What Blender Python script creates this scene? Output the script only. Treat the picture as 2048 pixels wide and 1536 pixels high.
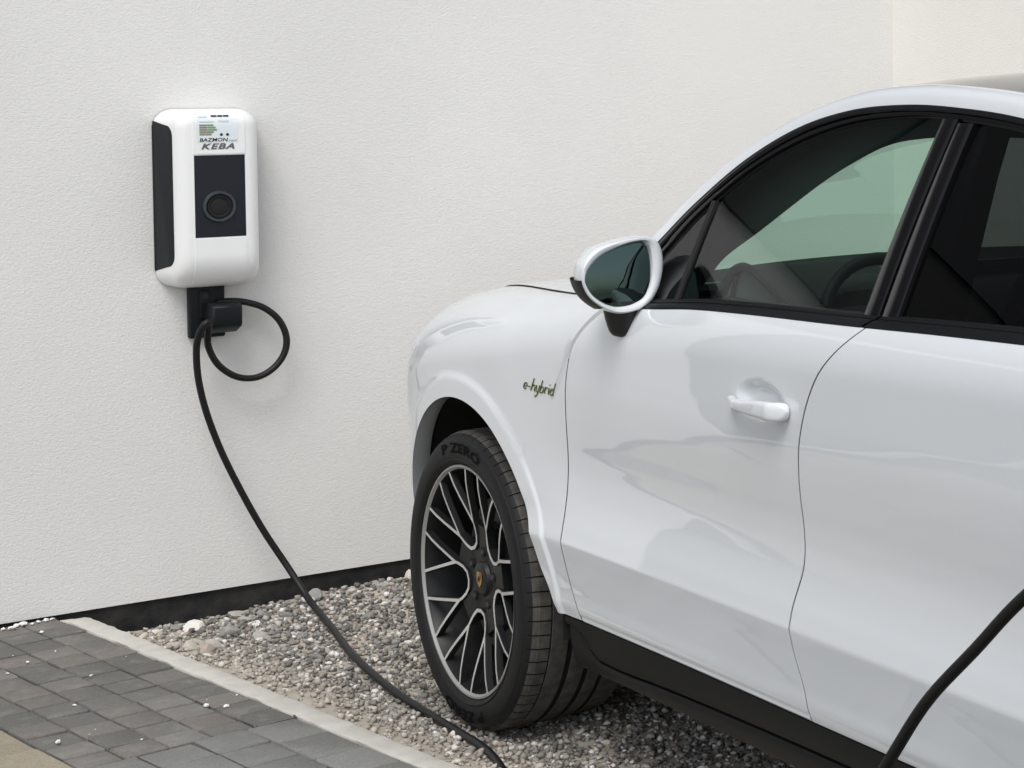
import bpy, bmesh, math, random
import numpy as np
from mathutils import Vector, Matrix

rnd = random.Random(7)
npr = np.random.default_rng(7)
for o in list(bpy.data.objects):
    bpy.data.objects.remove(o)
scene = bpy.context.scene
COL = scene.collection
R = math.radians

# ------------------------------------------------------------------ camera
cam = bpy.data.cameras.new('camera')
cam.sensor_fit = 'HORIZONTAL'
cam.sensor_width = 36.0
cam.lens = 72.34
cam.shift_x = -0.7195            # the photograph is an off-centre crop of a wider frame
cam.shift_y = -0.2259
cam.clip_start = 0.05
cam.clip_end = 600.0
cam_ob = bpy.data.objects.new('camera', cam)
COL.objects.link(cam_ob)
_yaw, _pit, _roll = 0.74934, 0.03711, -0.00206
_fh = Vector((math.sin(_yaw), math.cos(_yaw), 0))
_rt = Vector((math.cos(_yaw), -math.sin(_yaw), 0))
_fw = _fh * math.cos(_pit) - Vector((0, 0, math.sin(_pit)))
_up = _rt.cross(_fw)
_r2 = _rt * math.cos(_roll) + _up * math.sin(_roll)
_u2 = _up * math.cos(_roll) - _rt * math.sin(_roll)
_m = Matrix((_r2, _u2, -_fw)).transposed().to_4x4()
_m.translation = Vector((-2.98919, -5.03761, 1.62194))
cam_ob.matrix_world = _m
scene.camera = cam_ob

# ------------------------------------------------------------------ sky, sun, exposure
SUN_EL, SUN_AZ = R(56), R(221)      # azimuth measured from +Y clockwise: sun behind and to the left of the camera
world = bpy.data.worlds.new('World')
scene.world = world
world.use_nodes = True
wn = world.node_tree
wn.nodes.clear()
sky = wn.nodes.new('ShaderNodeTexSky')
sky.sky_type = 'NISHITA'
sky.sun_disc = False
sky.sun_elevation = SUN_EL
sky.sun_rotation = SUN_AZ
sky.air_density = 1.0
sky.dust_density = 2.0
sky.ozone_density = 1.0
hsv = wn.nodes.new('ShaderNodeHueSaturation')
hsv.inputs['Saturation'].default_value = 0.42      # thin high cloud
bgn = wn.nodes.new('ShaderNodeBackground')
bgn.inputs['Strength'].default_value = 0.12
wo = wn.nodes.new('ShaderNodeOutputWorld')
wn.links.new(sky.outputs[0], hsv.inputs['Color'])
wn.links.new(hsv.outputs[0], bgn.inputs[0])
wn.links.new(bgn.outputs[0], wo.inputs[0])

sun = bpy.data.lights.new('sun', 'SUN')
sun.energy = 1.0
sun.angle = R(28)
sun.color = (1.0, 0.97, 0.93)
sun_ob = bpy.data.objects.new('sun', sun)
COL.objects.link(sun_ob)
_sd = Vector((math.sin(SUN_AZ) * math.cos(SUN_EL), math.cos(SUN_AZ) * math.cos(SUN_EL), math.sin(SUN_EL)))
sun_ob.rotation_euler = _sd.to_track_quat('Z', 'Y').to_euler()
sun_ob.location = _sd * 20

scene.view_settings.view_transform = 'Standard'
scene.view_settings.look = 'None'
scene.view_settings.exposure = 0.66
scene.view_settings.gamma = 1.0
scene.view_settings.use_curve_mapping = False
scene.cycles.max_bounces = 10
scene.cycles.transparent_max_bounces = 12

# ------------------------------------------------------------------ helpers
def link(o, parent=None):
    COL.objects.link(o)
    if parent is not None:
        o.parent = parent
    return o

def empty(name, loc=(0, 0, 0), parent=None, label=None, cat=None, group=None):
    o = bpy.data.objects.new(name, None)
    o.empty_display_size = 0.1
    link(o, parent)
    o.location = loc
    tag(o, label, cat, group)
    return o

def tag(o, label=None, cat=None, group=None, kind=None):
    if label: o['label'] = label
    if cat: o['category'] = cat
    if group: o['group'] = group
    if kind: o['kind'] = kind
    return o

def mesh(name, verts, faces, mats, parent=None, smooth=True, sharp=40, mi=None):
    me = bpy.data.meshes.new(name)
    me.from_pydata([tuple(map(float, v)) for v in verts], [], [tuple(map(int, f)) for f in faces])
    if not isinstance(mats, (list, tuple)): mats = [mats]
    for m in mats: me.materials.append(m)
    if mi is not None: me.polygons.foreach_set('material_index', mi)
    if smooth:
        me.polygons.foreach_set('use_smooth', [True] * len(me.polygons))
        if sharp: me.set_sharp_from_angle(angle=R(sharp))
    me.update()
    return link(bpy.data.objects.new(name, me), parent)

class MB:
    """collects shapes of one part"""
    def __init__(s): s.v, s.f, s.m = [], [], []
    def add(s, v, f, mi=0):
        b = len(s.v); s.v += [tuple(x) for x in v]; s.f += [tuple(i + b for i in q) for q in f]; s.m += [mi] * len(f)
        return s
    def box(s, lo, hi, bev=0.0, mi=0):
        v, f = box_geo(lo, hi, bev); return s.add(v, f, mi)
    def build(s, name, mats, parent=None, smooth=True, sharp=40):
        return mesh(name, s.v, s.f, mats, parent, smooth, sharp, s.m)

def box_geo(lo, hi, bev=0.0):
    if bev <= 0:
        x0, y0, z0 = lo; x1, y1, z1 = hi
        v = [(x0,y0,z0),(x1,y0,z0),(x1,y1,z0),(x0,y1,z0),(x0,y0,z1),(x1,y0,z1),(x1,y1,z1),(x0,y1,z1)]
        return v, [(3,2,1,0),(4,5,6,7),(0,1,5,4),(1,2,6,5),(2,3,7,6),(3,0,4,7)]
    bm = bmesh.new()
    bmesh.ops.create_cube(bm, size=1.0)
    for q in bm.verts:
        q.co = Vector([lo[i] + (q.co[i] + .5) * (hi[i] - lo[i]) for i in range(3)])
    bmesh.ops.bevel(bm, geom=bm.edges[:], offset=bev, segments=3, profile=.5, affect='EDGES')
    bm.verts.index_update()
    v = [tuple(q.co) for q in bm.verts]; f = [tuple(q.index for q in p.verts) for p in bm.faces]
    bm.free()
    return v, f

def grid_faces(nu, nv, closed_u=False, flip=False, base=0):
    f = []
    for i in range(nu if closed_u else nu - 1):
        for j in range(nv - 1):
            a = base + i * nv + j; b = base + ((i + 1) % nu) * nv + j
            q = (a, b, b + 1, a + 1)
            f.append(q[::-1] if flip else q)
    return f

def tube_geo(pts, rad, n=12, cap=True):
    pts = [Vector(p) for p in pts]
    N = len(pts)
    rads = rad if isinstance(rad, (list, tuple)) else [rad] * N
    v, f = [], []
    t0 = (pts[1] - pts[0]).normalized()
    ref = Vector((0, 0, 1)) if abs(t0.z) < .9 else Vector((1, 0, 0))
    nrm = t0.cross(ref).normalized()
    for i in range(N):
        t = (pts[min(i + 1, N - 1)] - pts[max(i - 1, 0)]).normalized()
        nrm = (nrm - t * nrm.dot(t)).normalized()
        b = t.cross(nrm)
        for k in range(n):
            a = 2 * math.pi * k / n
            v.append(pts[i] + (nrm * math.cos(a) + b * math.sin(a)) * rads[i])
    for i in range(N - 1):
        for k in range(n):
            f.append((i*n+k, i*n+(k+1) % n, (i+1)*n+(k+1) % n, (i+1)*n+k))
    if cap:
        f.append(tuple(range(n - 1, -1, -1))); f.append(tuple((N-1)*n+k for k in range(n)))
    return v, f

def catmull(pts, per=10):
    P = [Vector(p) for p in pts]
    P = [P[0] * 2 - P[1]] + P + [P[-1] * 2 - P[-2]]
    out = []
    for i in range(1, len(P) - 2):
        a, b, c, d = P[i-1], P[i], P[i+1], P[i+2]
        for k in range(per):
            t = k / per
            out.append(.5 * ((2*b) + (c-a)*t + (2*a-5*b+4*c-d)*t*t + (3*b-a-3*c+d)*t**3))
    out.append(P[-2])
    return out

class Curve1:
    """monotone cubic through (x, y) pairs"""
    def __init__(s, pts):
        pts = sorted(pts); s.x = np.array([p[0] for p in pts], float); s.y = np.array([p[1] for p in pts], float)
        h = np.diff(s.x); d = np.diff(s.y) / h
        m = np.zeros(len(s.x)); m[0], m[-1] = d[0], d[-1]
        for i in range(1, len(m) - 1):
            if d[i-1] * d[i] > 0:
                w1, w2 = 2*h[i] + h[i-1], h[i] + 2*h[i-1]
                m[i] = (w1 + w2) / (w1 / d[i-1] + w2 / d[i])
        s.m = m
    def __call__(s, x):
        x = min(max(x, s.x[0]), s.x[-1]); i = int(min(max(np.searchsorted(s.x, x) - 1, 0), len(s.x) - 2))
        h = s.x[i+1] - s.x[i]; t = (x - s.x[i]) / h
        return float((2*t**3-3*t*t+1)*s.y[i] + (t**3-2*t*t+t)*h*s.m[i] + (-2*t**3+3*t*t)*s.y[i+1] + (t**3-t*t)*h*s.m[i+1])

class Smooth1(Curve1):
    """Curve1 with its kinks ironed out"""
    def __init__(s, pts, sig):
        c = Curve1(pts); x0, x1 = c.x[0], c.x[-1]; n = 600
        xs = np.linspace(x0, x1, n); ys = np.array([c(x) for x in xs]); h = xs[1] - xs[0]
        k = int(math.ceil(3 * sig / h)); w = np.exp(-.5 * (np.arange(-k, k + 1) * h / sig) ** 2); w /= w.sum()
        lo = ys[0] + (ys[0] - ys[1]) * np.arange(k, 0, -1); hi = ys[-1] + (ys[-1] - ys[-2]) * np.arange(1, k + 1)
        s.sx, s.sy = xs, np.convolve(np.concatenate([lo, ys, hi]), w, 'valid')
    def __call__(s, x): return float(np.interp(x, s.sx, s.sy))

def sstep(a, b, x):
    t = min(max((x - a) / (b - a), 0), 1); return t * t * (3 - 2 * t)

# ------------------------------------------------------------------ materials
def mat(name, base=(.5,.5,.5), rough=.5, metal=0.0, coat=0.0, coat_rough=.03, spec=.5, bump=None, noise=None, emis=None):
    """bump = (scale, strength, distance), noise = (scale, amount, colour2)"""
    m = bpy.data.materials.new(name); m.use_nodes = True
    nt = m.node_tree; b = nt.nodes['Principled BSDF']
    b.inputs['Base Color'].default_value = (*base, 1); b.inputs['Roughness'].default_value = rough
    b.inputs['Metallic'].default_value = metal; b.inputs['Coat Weight'].default_value = coat
    b.inputs['Coat Roughness'].default_value = coat_rough; b.inputs['Specular IOR Level'].default_value = spec
    tc = None
    if bump or noise: tc = nt.nodes.new('ShaderNodeTexCoord')
    if bump:
        n = nt.nodes.new('ShaderNodeTexNoise'); n.inputs['Scale'].default_value = bump[0]; n.inputs['Detail'].default_value = 5
        nt.links.new(tc.outputs['Object'], n.inputs['Vector'])
        bp = nt.nodes.new('ShaderNodeBump'); bp.inputs['Strength'].default_value = bump[1]; bp.inputs['Distance'].default_value = bump[2]
        nt.links.new(n.outputs['Fac'], bp.inputs['Height']); nt.links.new(bp.outputs[0], b.inputs['Normal'])
    if noise:
        n = nt.nodes.new('ShaderNodeTexNoise'); n.inputs['Scale'].default_value = noise[0]; n.inputs['Detail'].default_value = 6
        nt.links.new(tc.outputs['Object'], n.inputs['Vector'])
        rp = nt.nodes.new('ShaderNodeValToRGB'); rp.color_ramp.elements[0].position = .35; rp.color_ramp.elements[1].position = .68
        rp.color_ramp.elements[0].color = (*base, 1); rp.color_ramp.elements[1].color = (*noise[2], 1)
        mx = nt.nodes.new('ShaderNodeMixRGB'); mx.inputs[0].default_value = noise[1]; mx.inputs[1].default_value = (*base, 1)
        nt.links.new(n.outputs['Fac'], rp.inputs[0]); nt.links.new(rp.outputs[0], mx.inputs[2]); nt.links.new(mx.outputs[0], b.inputs['Base Color'])
    return m

def glass_mat(name, tint, ior=1.5, rough=0.0):
    m = bpy.data.materials.new(name); m.use_nodes = True
    nt = m.node_tree; nt.nodes.clear()
    out = nt.nodes.new('ShaderNodeOutputMaterial'); mx = nt.nodes.new('ShaderNodeMixShader')
    tr = nt.nodes.new('ShaderNodeBsdfTransparent'); tr.inputs[0].default_value = (*tint, 1)
    gl = nt.nodes.new('ShaderNodeBsdfGlossy'); gl.inputs['Roughness'].default_value = rough; gl.inputs[0].default_value = (1, 1, 1, 1)
    fr = nt.nodes.new('ShaderNodeFresnel'); fr.inputs[0].default_value = ior
    nt.links.new(fr.outputs[0], mx.inputs[0]); nt.links.new(tr.outputs[0], mx.inputs[1]); nt.links.new(gl.outputs[0], mx.inputs[2])
    nt.links.new(mx.outputs[0], out.inputs[0])
    return m

def stucco_mat(name='white_stucco', c0=(.695, .69, .668), c1=(.755, .75, .727)):
    m = bpy.data.materials.new(name); m.use_nodes = True
    nt = m.node_tree; b = nt.nodes['Principled BSDF']; b.inputs['Roughness'].default_value = .9; b.inputs['Specular IOR Level'].default_value = .2
    tc = nt.nodes.new('ShaderNodeTexCoord')
    mp = nt.nodes.new('ShaderNodeMapping'); mp.inputs['Scale'].default_value = (1, 1, 1.5)
    nt.links.new(tc.outputs['Object'], mp.inputs[0])
    n1 = nt.nodes.new('ShaderNodeTexNoise'); n1.inputs['Scale'].default_value = 120; n1.inputs['Detail'].default_value = 4; n1.inputs['Roughness'].default_value = .55
    n2 = nt.nodes.new('ShaderNodeTexVoronoi'); n2.inputs['Scale'].default_value = 150
    n3 = nt.nodes.new('ShaderNodeTexNoise'); n3.inputs['Scale'].default_value = 1.1; n3.inputs['Detail'].default_value = 5
    for n in (n1, n2): nt.links.new(mp.outputs[0], n.inputs['Vector'])
    nt.links.new(tc.outputs['Object'], n3.inputs['Vector'])
    ad = nt.nodes.new('ShaderNodeMath'); ad.operation = 'MULTIPLY_ADD'; ad.inputs[1].default_value = -.45
    nt.links.new(n2.outputs['Distance'], ad.inputs[0]); nt.links.new(n1.outputs['Fac'], ad.inputs[2])
    bp = nt.nodes.new('ShaderNodeBump'); bp.inputs['Strength'].default_value = .30; bp.inputs['Distance'].default_value = .0040
    nt.links.new(ad.outputs[0], bp.inputs['Height']); nt.links.new(bp.outputs[0], b.inputs['Normal'])
    rp = nt.nodes.new('ShaderNodeValToRGB')
    rp.color_ramp.elements[0].position = .3; rp.color_ramp.elements[0].color = (*c0, 1)
    rp.color_ramp.elements[1].position = .7; rp.color_ramp.elements[1].color = (*c1, 1)
    nt.links.new(n3.outputs['Fac'], rp.inputs[0]); nt.links.new(rp.outputs[0], b.inputs['Base Color'])
    return m

def stone_mat(name, stops, per='island', dusty=True):
    m = bpy.data.materials.new(name); m.use_nodes = True
    nt = m.node_tree; b = nt.nodes['Principled BSDF']; b.inputs['Roughness'].default_value = .85; b.inputs['Specular IOR Level'].default_value = .25
    if per == 'island':
        g = nt.nodes.new('ShaderNodeNewGeometry'); src = g.outputs['Random Per Island']
    else:
        g = nt.nodes.new('ShaderNodeObjectInfo'); src = g.outputs['Random']
    rp = nt.nodes.new('ShaderNodeValToRGB'); cr = rp.color_ramp
    cr.interpolation = 'CONSTANT'
    while len(cr.elements) < len(stops): cr.elements.new(.5)
    for e, (p, c) in zip(cr.elements, stops): e.position = p; e.color = (*c, 1)
    nt.links.new(src, rp.inputs[0])
    tc = nt.nodes.new('ShaderNodeTexCoord'); geo = nt.nodes.new('ShaderNodeNewGeometry')
    n = nt.nodes.new('ShaderNodeTexNoise'); n.inputs['Scale'].default_value = 160; n.inputs['Detail'].default_value = 4
    nt.links.new(geo.outputs['Position'], n.inputs['Vector'])
    mx = nt.nodes.new('ShaderNodeMixRGB'); mx.blend_type = 'MULTIPLY'; mx.inputs[0].default_value = .5
    nt.links.new(rp.outputs[0], mx.inputs[1]); nt.links.new(n.outputs['Color'], mx.inputs[2])
    hs = nt.nodes.new('ShaderNodeHueSaturation'); hs.inputs['Saturation'].default_value = .9; hs.inputs['Value'].default_value = 1.35
    nt.links.new(mx.outputs[0], hs.inputs['Color'])
    last = hs.outputs[0]
    if dusty:       # pale sand lies on the stones next to the edging
        sp = nt.nodes.new('ShaderNodeSeparateXYZ'); nt.links.new(geo.outputs['Position'], sp.inputs[0])
        a = nt.nodes.new('ShaderNodeMath'); a.operation = 'MULTIPLY_ADD'; a.inputs[1].default_value = .131; a.inputs[2].default_value = 1.24
        nt.links.new(sp.outputs['Y'], a.inputs[0])
        s2 = nt.nodes.new('ShaderNodeMath'); s2.operation = 'ADD'; nt.links.new(sp.outputs['X'], s2.inputs[0]); nt.links.new(a.outputs[0], s2.inputs[1])
        nn = nt.nodes.new('ShaderNodeTexNoise'); nn.inputs['Scale'].default_value = 9; nn.inputs['Detail'].default_value = 4
        nt.links.new(geo.outputs['Position'], nn.inputs['Vector'])
        s3 = nt.nodes.new('ShaderNodeMath'); s3.operation = 'MULTIPLY_ADD'; s3.inputs[1].default_value = .30
        nt.links.new(nn.outputs['Fac'], s3.inputs[0]); nt.links.new(s2.outputs[0], s3.inputs[2])
        mr = nt.nodes.new('ShaderNodeMapRange'); mr.inputs[1].default_value = .17; mr.inputs[2].default_value = .42; mr.inputs[3].default_value = .66; mr.inputs[4].default_value = 0.13
        nt.links.new(s3.outputs[0], mr.inputs[0])
        m2 = nt.nodes.new('ShaderNodeMixRGB'); m2.inputs[2].default_value = (.56, .505, .425, 1)
        nt.links.new(mr.outputs[0], m2.inputs[0]); nt.links.new(last, m2.inputs[1]); last = m2.outputs[0]
    nt.links.new(last, b.inputs['Base Color'])
    bp = nt.nodes.new('ShaderNodeBump'); bp.inputs['Strength'].default_value = .3; bp.inputs['Distance'].default_value = .002
    nt.links.new(n.outputs['Fac'], bp.inputs['Height']); nt.links.new(bp.outputs[0], b.inputs['Normal'])
    return m

def paver_mat(name, stops, tint):
    """dark concrete block: colour varies from block to block, with speckle and scuffs"""
    m = bpy.data.materials.new(name); m.use_nodes = True
    nt = m.node_tree; b = nt.nodes['Principled BSDF']; b.inputs['Roughness'].default_value = .82; b.inputs['Specular IOR Level'].default_value = .3
    oi = nt.nodes.new('ShaderNodeObjectInfo'); rp = nt.nodes.new('ShaderNodeValToRGB'); cr = rp.color_ramp
    while len(cr.elements) < len(stops): cr.elements.new(.5)
    for e, (p, c) in zip(cr.elements, stops): e.position = p; e.color = (*c, 1)
    nt.links.new(oi.outputs['Random'], rp.inputs[0])
    geo = nt.nodes.new('ShaderNodeNewGeometry')
    n = nt.nodes.new('ShaderNodeTexNoise'); n.inputs['Scale'].default_value = 190; n.inputs['Detail'].default_value = 6
    n2 = nt.nodes.new('ShaderNodeTexNoise'); n2.inputs['Scale'].default_value = 14; n2.inputs['Detail'].default_value = 6; n2.inputs['Roughness'].default_value = .7
    for q in (n, n2): nt.links.new(geo.outputs['Position'], q.inputs['Vector'])
    mx = nt.nodes.new('ShaderNodeMixRGB'); mx.blend_type = 'OVERLAY'; mx.inputs[0].default_value = .45
    nt.links.new(rp.outputs[0], mx.inputs[1]); nt.links.new(n.outputs['Fac'], mx.inputs[2])
    r2 = nt.nodes.new('ShaderNodeValToRGB'); r2.color_ramp.elements[0].position = .52; r2.color_ramp.elements[1].position = .78
    r2.color_ramp.elements[1].color = (.55, .55, .55, 1); r2.color_ramp.elements[0].color = (0, 0, 0, 1)
    nt.links.new(n2.outputs['Fac'], r2.inputs[0])
    m2 = nt.nodes.new('ShaderNodeMixRGB'); m2.inputs[2].default_value = (*tint, 1)
    nt.links.new(r2.outputs[0], m2.inputs[0]); nt.links.new(mx.outputs[0], m2.inputs[1])
    nt.links.new(m2.outputs[0], b.inputs['Base Color'])
    bp = nt.nodes.new('ShaderNodeBump'); bp.inputs['Strength'].default_value = .5; bp.inputs['Distance'].default_value = .002
    nt.links.new(n.outputs['Fac'], bp.inputs['Height']); nt.links.new(bp.outputs[0], b.inputs['Normal'])
    return m

M = dict(
    stucco=stucco_mat(),
    cream_stucco=stucco_mat('cream_stucco', (.82, .80, .745), (.86, .84, .79)),
    cladding=mat('anthracite_cladding', (.045, .047, .05), .6),
    gap=mat('gap_shade_grey', (.24, .246, .252), .9, spec=.1),  # panel edge folds: shade of the shut lines put into the colour
    plinth=mat('black_bitumen', (.008, .0085, .009), .75, bump=(45, .5, .006), noise=(22, .55, (.045, .042, .037))),
    sand=mat('pale_sand', (.46, .42, .35), .95, bump=(220, .5, .004), noise=(26, .7, (.30, .275, .235))),
    ground=mat('grey_gravel_ground', (.20, .19, .175), .95, bump=(90, .6, .01), noise=(60, .8, (.33, .31, .28))),
    kerb=mat('pale_concrete', (.47, .455, .415), .92, bump=(130, .45, .004), noise=(18, .8, (.57, .55, .495))),
    joint=mat('joint_sand', (.085, .08, .07), .95, bump=(200, .5, .003)),
    dark_paver=paver_mat('dark_paver', [(0, (.115, .114, .105)), (.45, (.15, .148, .136)), (.8, (.168, .152, .138)), (1, (.20, .197, .18))], (.29, .285, .26)),
    grey_slab=paver_mat('grey_slab', [(0, (.165, .166, .155)), (1, (.225, .225, .212))], (.30, .297, .278)),
    tan_slab=paver_mat('tan_slab', [(0, (.28, .245, .18)), (1, (.34, .30, .22))], (.38, .35, .28)),
    gravel=stone_mat('gravel_stones', [(0, (.085, .083, .080)), (.27, (.15, .147, .141)), (.48, (.24, .233, .222)), (.63, (.36, .345, .32)), (.75, (.24, .19, .16)), (.82, (.48, .462, .425)), (.93, (.70, .68, .64))]),
    stone=stone_mat('river_stones', [(0, (.17, .17, .165)), (.28, (.25, .25, .24)), (.5, (.34, .33, .31)), (.66, (.44, .41, .36)), (.78, (.30, .23, .19)), (.85, (.56, .53, .46)), (.93, (.70, .68, .63))], per='object'),
    white_stone=mat('white_chip', (.80, .79, .76), .8),
    paint=mat('white_paint', (.72, .75, .77), .6, coat=1.0, coat_rough=.012, spec=.2),
    gloss_black=mat('gloss_black_trim', (.005, .005, .0055), .18, spec=.3),
    satin_black=mat('satin_black_trim', (.0055, .006, .0066), .5, spec=.22),
    seal=mat('black_rubber_seal', (.006, .006, .006), .6),
    liner=mat('dark_felt', (.008, .008, .008), .95),
    rubber=mat('tyre_rubber', (.0095, .0095, .010), .6, spec=.3, bump=(300, .12, .001)),
    letter=mat('tyre_letter_rubber', (.003, .003, .003), .8, spec=.1),
    tread=mat('dusty_tread_rubber', (.060, .057, .052), .85, spec=.25, noise=(40, .8, (.115, .108, .095)), bump=(260, .2, .001)),
    alloy_dark=mat('dark_grey_alloy', (.010, .0105, .011), .42, spec=.35),
    alloy_cut=mat('diamond_cut_alloy', (.68, .675, .66), .42, metal=.5),
    lip=mat('rim_lip_alloy', (.34, .34, .33), .5, metal=.4),
    disc=mat('brake_disc_steel', (.10, .10, .10), .5, metal=.8),
    caliper=mat('dark_caliper', (.06, .06, .06), .4),
    glass=glass_mat('green_tinted_glass', (.47, .63, .56), 1.42),
    privacy=glass_mat('dark_privacy_glass', (.06, .068, .068), 1.42),
    screen=glass_mat('windscreen_glass', (.80, .90, .85), 1.5),
    roof_glass=mat('dark_roof_glass', (.03, .03, .03), .05, spec=.6),
    mirror=mat('dimmed_mirror_glass', (.060, .088, .082), .02, metal=1.0),
    cabin=mat('black_cabin_trim', (.010, .010, .011), .7),
    leather=mat('black_leather', (.010, .010, .012), .55, spec=.3),
    headliner=mat('grey_headliner', (.075, .08, .076), .9),
    cabin_grey=mat('grey_cabin_trim', (.20, .215, .22), .5),
    badge=mat('dark_olive_badge', (.10, .105, .07), .35, metal=.5),
    badge_edge=mat('acid_green_edge', (.24, .28, .10), .4),
    crest_red=mat('crest_red', (.28, .07, .03), .4), crest_gold=mat('crest_gold', (.50, .36, .10), .35, metal=.6),
    white_plastic=mat('white_plastic', (.80, .805, .80), .28, bump=(400, .03, .0005)),
    dark_plastic=mat('anthracite_plastic', (.0085, .0108, .0130), .5, spec=.25, bump=(350, .05, .0005)),
    navy_panel=mat('blue_black_panel', (.0062, .0092, .0145), .3, spec=.2),
    black_plastic=mat('black_plastic', (.009, .010, .011), .5),
    collar=mat('socket_collar', (.020, .027, .034), .35),
    hole=mat('recess_shade_black', (.002, .002, .002), .7),  # near-black for recesses: their shade put into the colour
    cable=mat('black_cable_sheath', (.006, .006, .0065), .5, spec=.35),
    print_grey=mat('print_grey', (.10, .11, .11), .7), print_black=mat('print_black', (.012, .013, .014), .6),
    print_green=mat('print_green', (.20, .33, .16), .7), print_olive=mat('print_olive', (.22, .22, .14), .7), print_blue=mat('print_pale_blue', (.55, .64, .70), .7),
    lilac=mat('sticker_pale', (.70, .77, .79), .4),
)

M['paint'].node_tree.nodes['Principled BSDF'].inputs['Coat IOR'].default_value = 1.65

# ================================================================== SETTING
YW = 1.646            # face of the stuccoed wall
XC = 1.374            # inner corner of the wall
UO = Vector((-1.494, 1.573)); UD = Vector((.1295, -.9916)); UN = Vector((-.9916, -.1295))   # paving axes: along the edging, and away from it

def uvp(u, v): p = UO + UD * u + UN * v; return p.x, p.y
def kerb_v(x, y): return (Vector((x, y)) - UO).dot(UN)
def kerb_u(x, y): return (Vector((x, y)) - UO).dot(UD)

def gravel_z(x, y):
    d = -kerb_v(x, y)                 # metres from the edging line towards the car
    u = kerb_u(x, y)
    side = .055 * (1 - sstep(.06, .40, d)) * sstep(.05, .75, u)
    back = .022 * sstep(1.2, 1.6, y) * sstep(-1.1, -.5, x)
    return side + back + .008 * math.sin(7.1 * x + 2.3 * y) * math.sin(5.3 * y - 1.7 * x) - .006

# the far ground
mesh('ground', [(-150, -150, -.09), (150, -150, -.09), (150, 150, -.09), (-150, 150, -.09)], [(0, 1, 2, 3)], M['ground'], smooth=False)['kind'] = 'structure'

# gravel bed with its relief
gx = np.linspace(-1.75, 1.34, 104); gy = np.linspace(-6.5, YW - .02, 200)
gv = []
for x in gx:
    for y in gy:
        d = -kerb_v(x, y)
        z = gravel_z(x, y) if d > .02 else -.06
        gv.append((x, y, z))
gravel_bed = mesh('gravel_bed', gv, grid_faces(len(gx), len(gy), flip=False), M['sand'])
gravel_bed['kind'] = 'structure'

def ico(sub):
    bm = bmesh.new(); bmesh.ops.create_icosphere(bm, subdivisions=sub, radius=1.0)
    bm.verts.index_update()
    v = np.array([q.co[:] for q in bm.verts]); f = np.array([[q.index for q in p.verts] for p in bm.faces]); bm.free()
    return v, f

def stone_shape(v, rough):
    d = v.copy()
    for _ in range(9):          # chip flat faces off a ball
        n = npr.normal(size=3); n /= np.linalg.norm(n); h = npr.uniform(.42, .85)
        s = d @ n; over = np.clip(s - h, 0, None); d = d - np.outer(over * .9, n)
    return d * (1 + npr.normal(scale=rough, size=(len(d), 1)))

def rand_rot():
    q = npr.normal(size=4); q /= np.linalg.norm(q); w, x, y, z = q
    return np.array([[1-2*(y*y+z*z), 2*(x*y-z*w), 2*(x*z+y*w)], [2*(x*y+z*w), 1-2*(x*x+z*z), 2*(y*z-x*w)], [2*(x*z-y*w), 2*(y*z+x*w), 1-2*(x*x+y*y)]])

iv1, if1 = ico(1); iv2, if2 = ico(2)
small_shapes = [stone_shape(iv1, .22) for _ in range(24)]
big_shapes = [stone_shape(iv2, .03) for _ in range(10)]

# loose gravel: nobody could count it
V, F, nb = [], [], 0
def in_bed(x, y): return -kerb_v(x, y) > .075 + .02 * math.sin(9 * y) and x < 1.32
zones = [((-1.45, 0.35), (-.95, YW - .03), 24000, (.0050, .0125)), ((-1.3, .9), (-2.6, -.95), 5000, (.006, .012)), ((.35, 1.3), (-1, YW - .03), 2500, (.006, .011))]
for (x0, x1), (y0, y1), n, (r0, r1) in zones:
    xs = npr.uniform(x0, x1, n); ys = npr.uniform(y0, y1, n)
    for x, y in zip(xs, ys):
        d = -kerb_v(x, y)
        if not in_bed(x, y): continue
        if d < .2 and npr.random() < (1 - (d - .06) / .14) * .82: continue
        s = r0 + (r1 - r0) * npr.random() ** 2.2
        sh = small_shapes[npr.integers(24)]
        A = rand_rot() * (s * npr.uniform(.75, 1.25, 3))
        p = sh @ A.T
        p[:, 2] *= .75
        z = gravel_z(x, y) + npr.uniform(-.1, 1.1) * s
        V.append(p + (x, y, z)); F.append(if1 + nb); nb += len(p)
gm = bpy.data.meshes.new('gravel'); gv_ = np.concatenate(V); gf_ = np.concatenate(F)
gm.vertices.add(len(gv_)); gm.vertices.foreach_set('co', gv_.ravel().astype(np.float32))
gm.loops.add(gf_.size); gm.loops.foreach_set('vertex_index', gf_.ravel().astype(np.int32))
gm.polygons.add(len(gf_)); gm.polygons.foreach_set('loop_start', np.arange(0, gf_.size, 3, dtype=np.int32))
gm.materials.append(M['gravel']); gm.update(calc_edges=True)
gravel = link(bpy.data.objects.new('gravel', gm), gravel_bed); gravel['kind'] = 'stuff'

# the stones that can be told apart
stone_meshes = []
for k, sh in enumerate(big_shapes):
    me = bpy.data.meshes.new('stone'); me.from_pydata([tuple(p) for p in sh], [], [tuple(map(int, f)) for f in if2]); me.materials.append(M['stone'])
    me.polygons.foreach_set('use_smooth', [True] * len(me.polygons)); me.set_sharp_from_angle(angle=R(28)); stone_meshes.append(me)
def put_stone(x, y, s, flat=.6, z=None, me=None):
    o = bpy.data.objects.new('stone', me or stone_meshes[rnd.randrange(10)]); link(o, gravel_bed)
    sx, sy, sz = s * rnd.uniform(.8, 1.35), s * rnd.uniform(.75, 1.1), s * flat * rnd.uniform(.8, 1.2)
    o.scale = (sx, sy, sz); o.rotation_euler = (rnd.uniform(-.4, .4), rnd.uniform(-.4, .4), rnd.uniform(0, 6.3))
    o.location = (x, y, (gravel_z(x, y) if z is None else z) + sz * .45)
    return o
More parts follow.
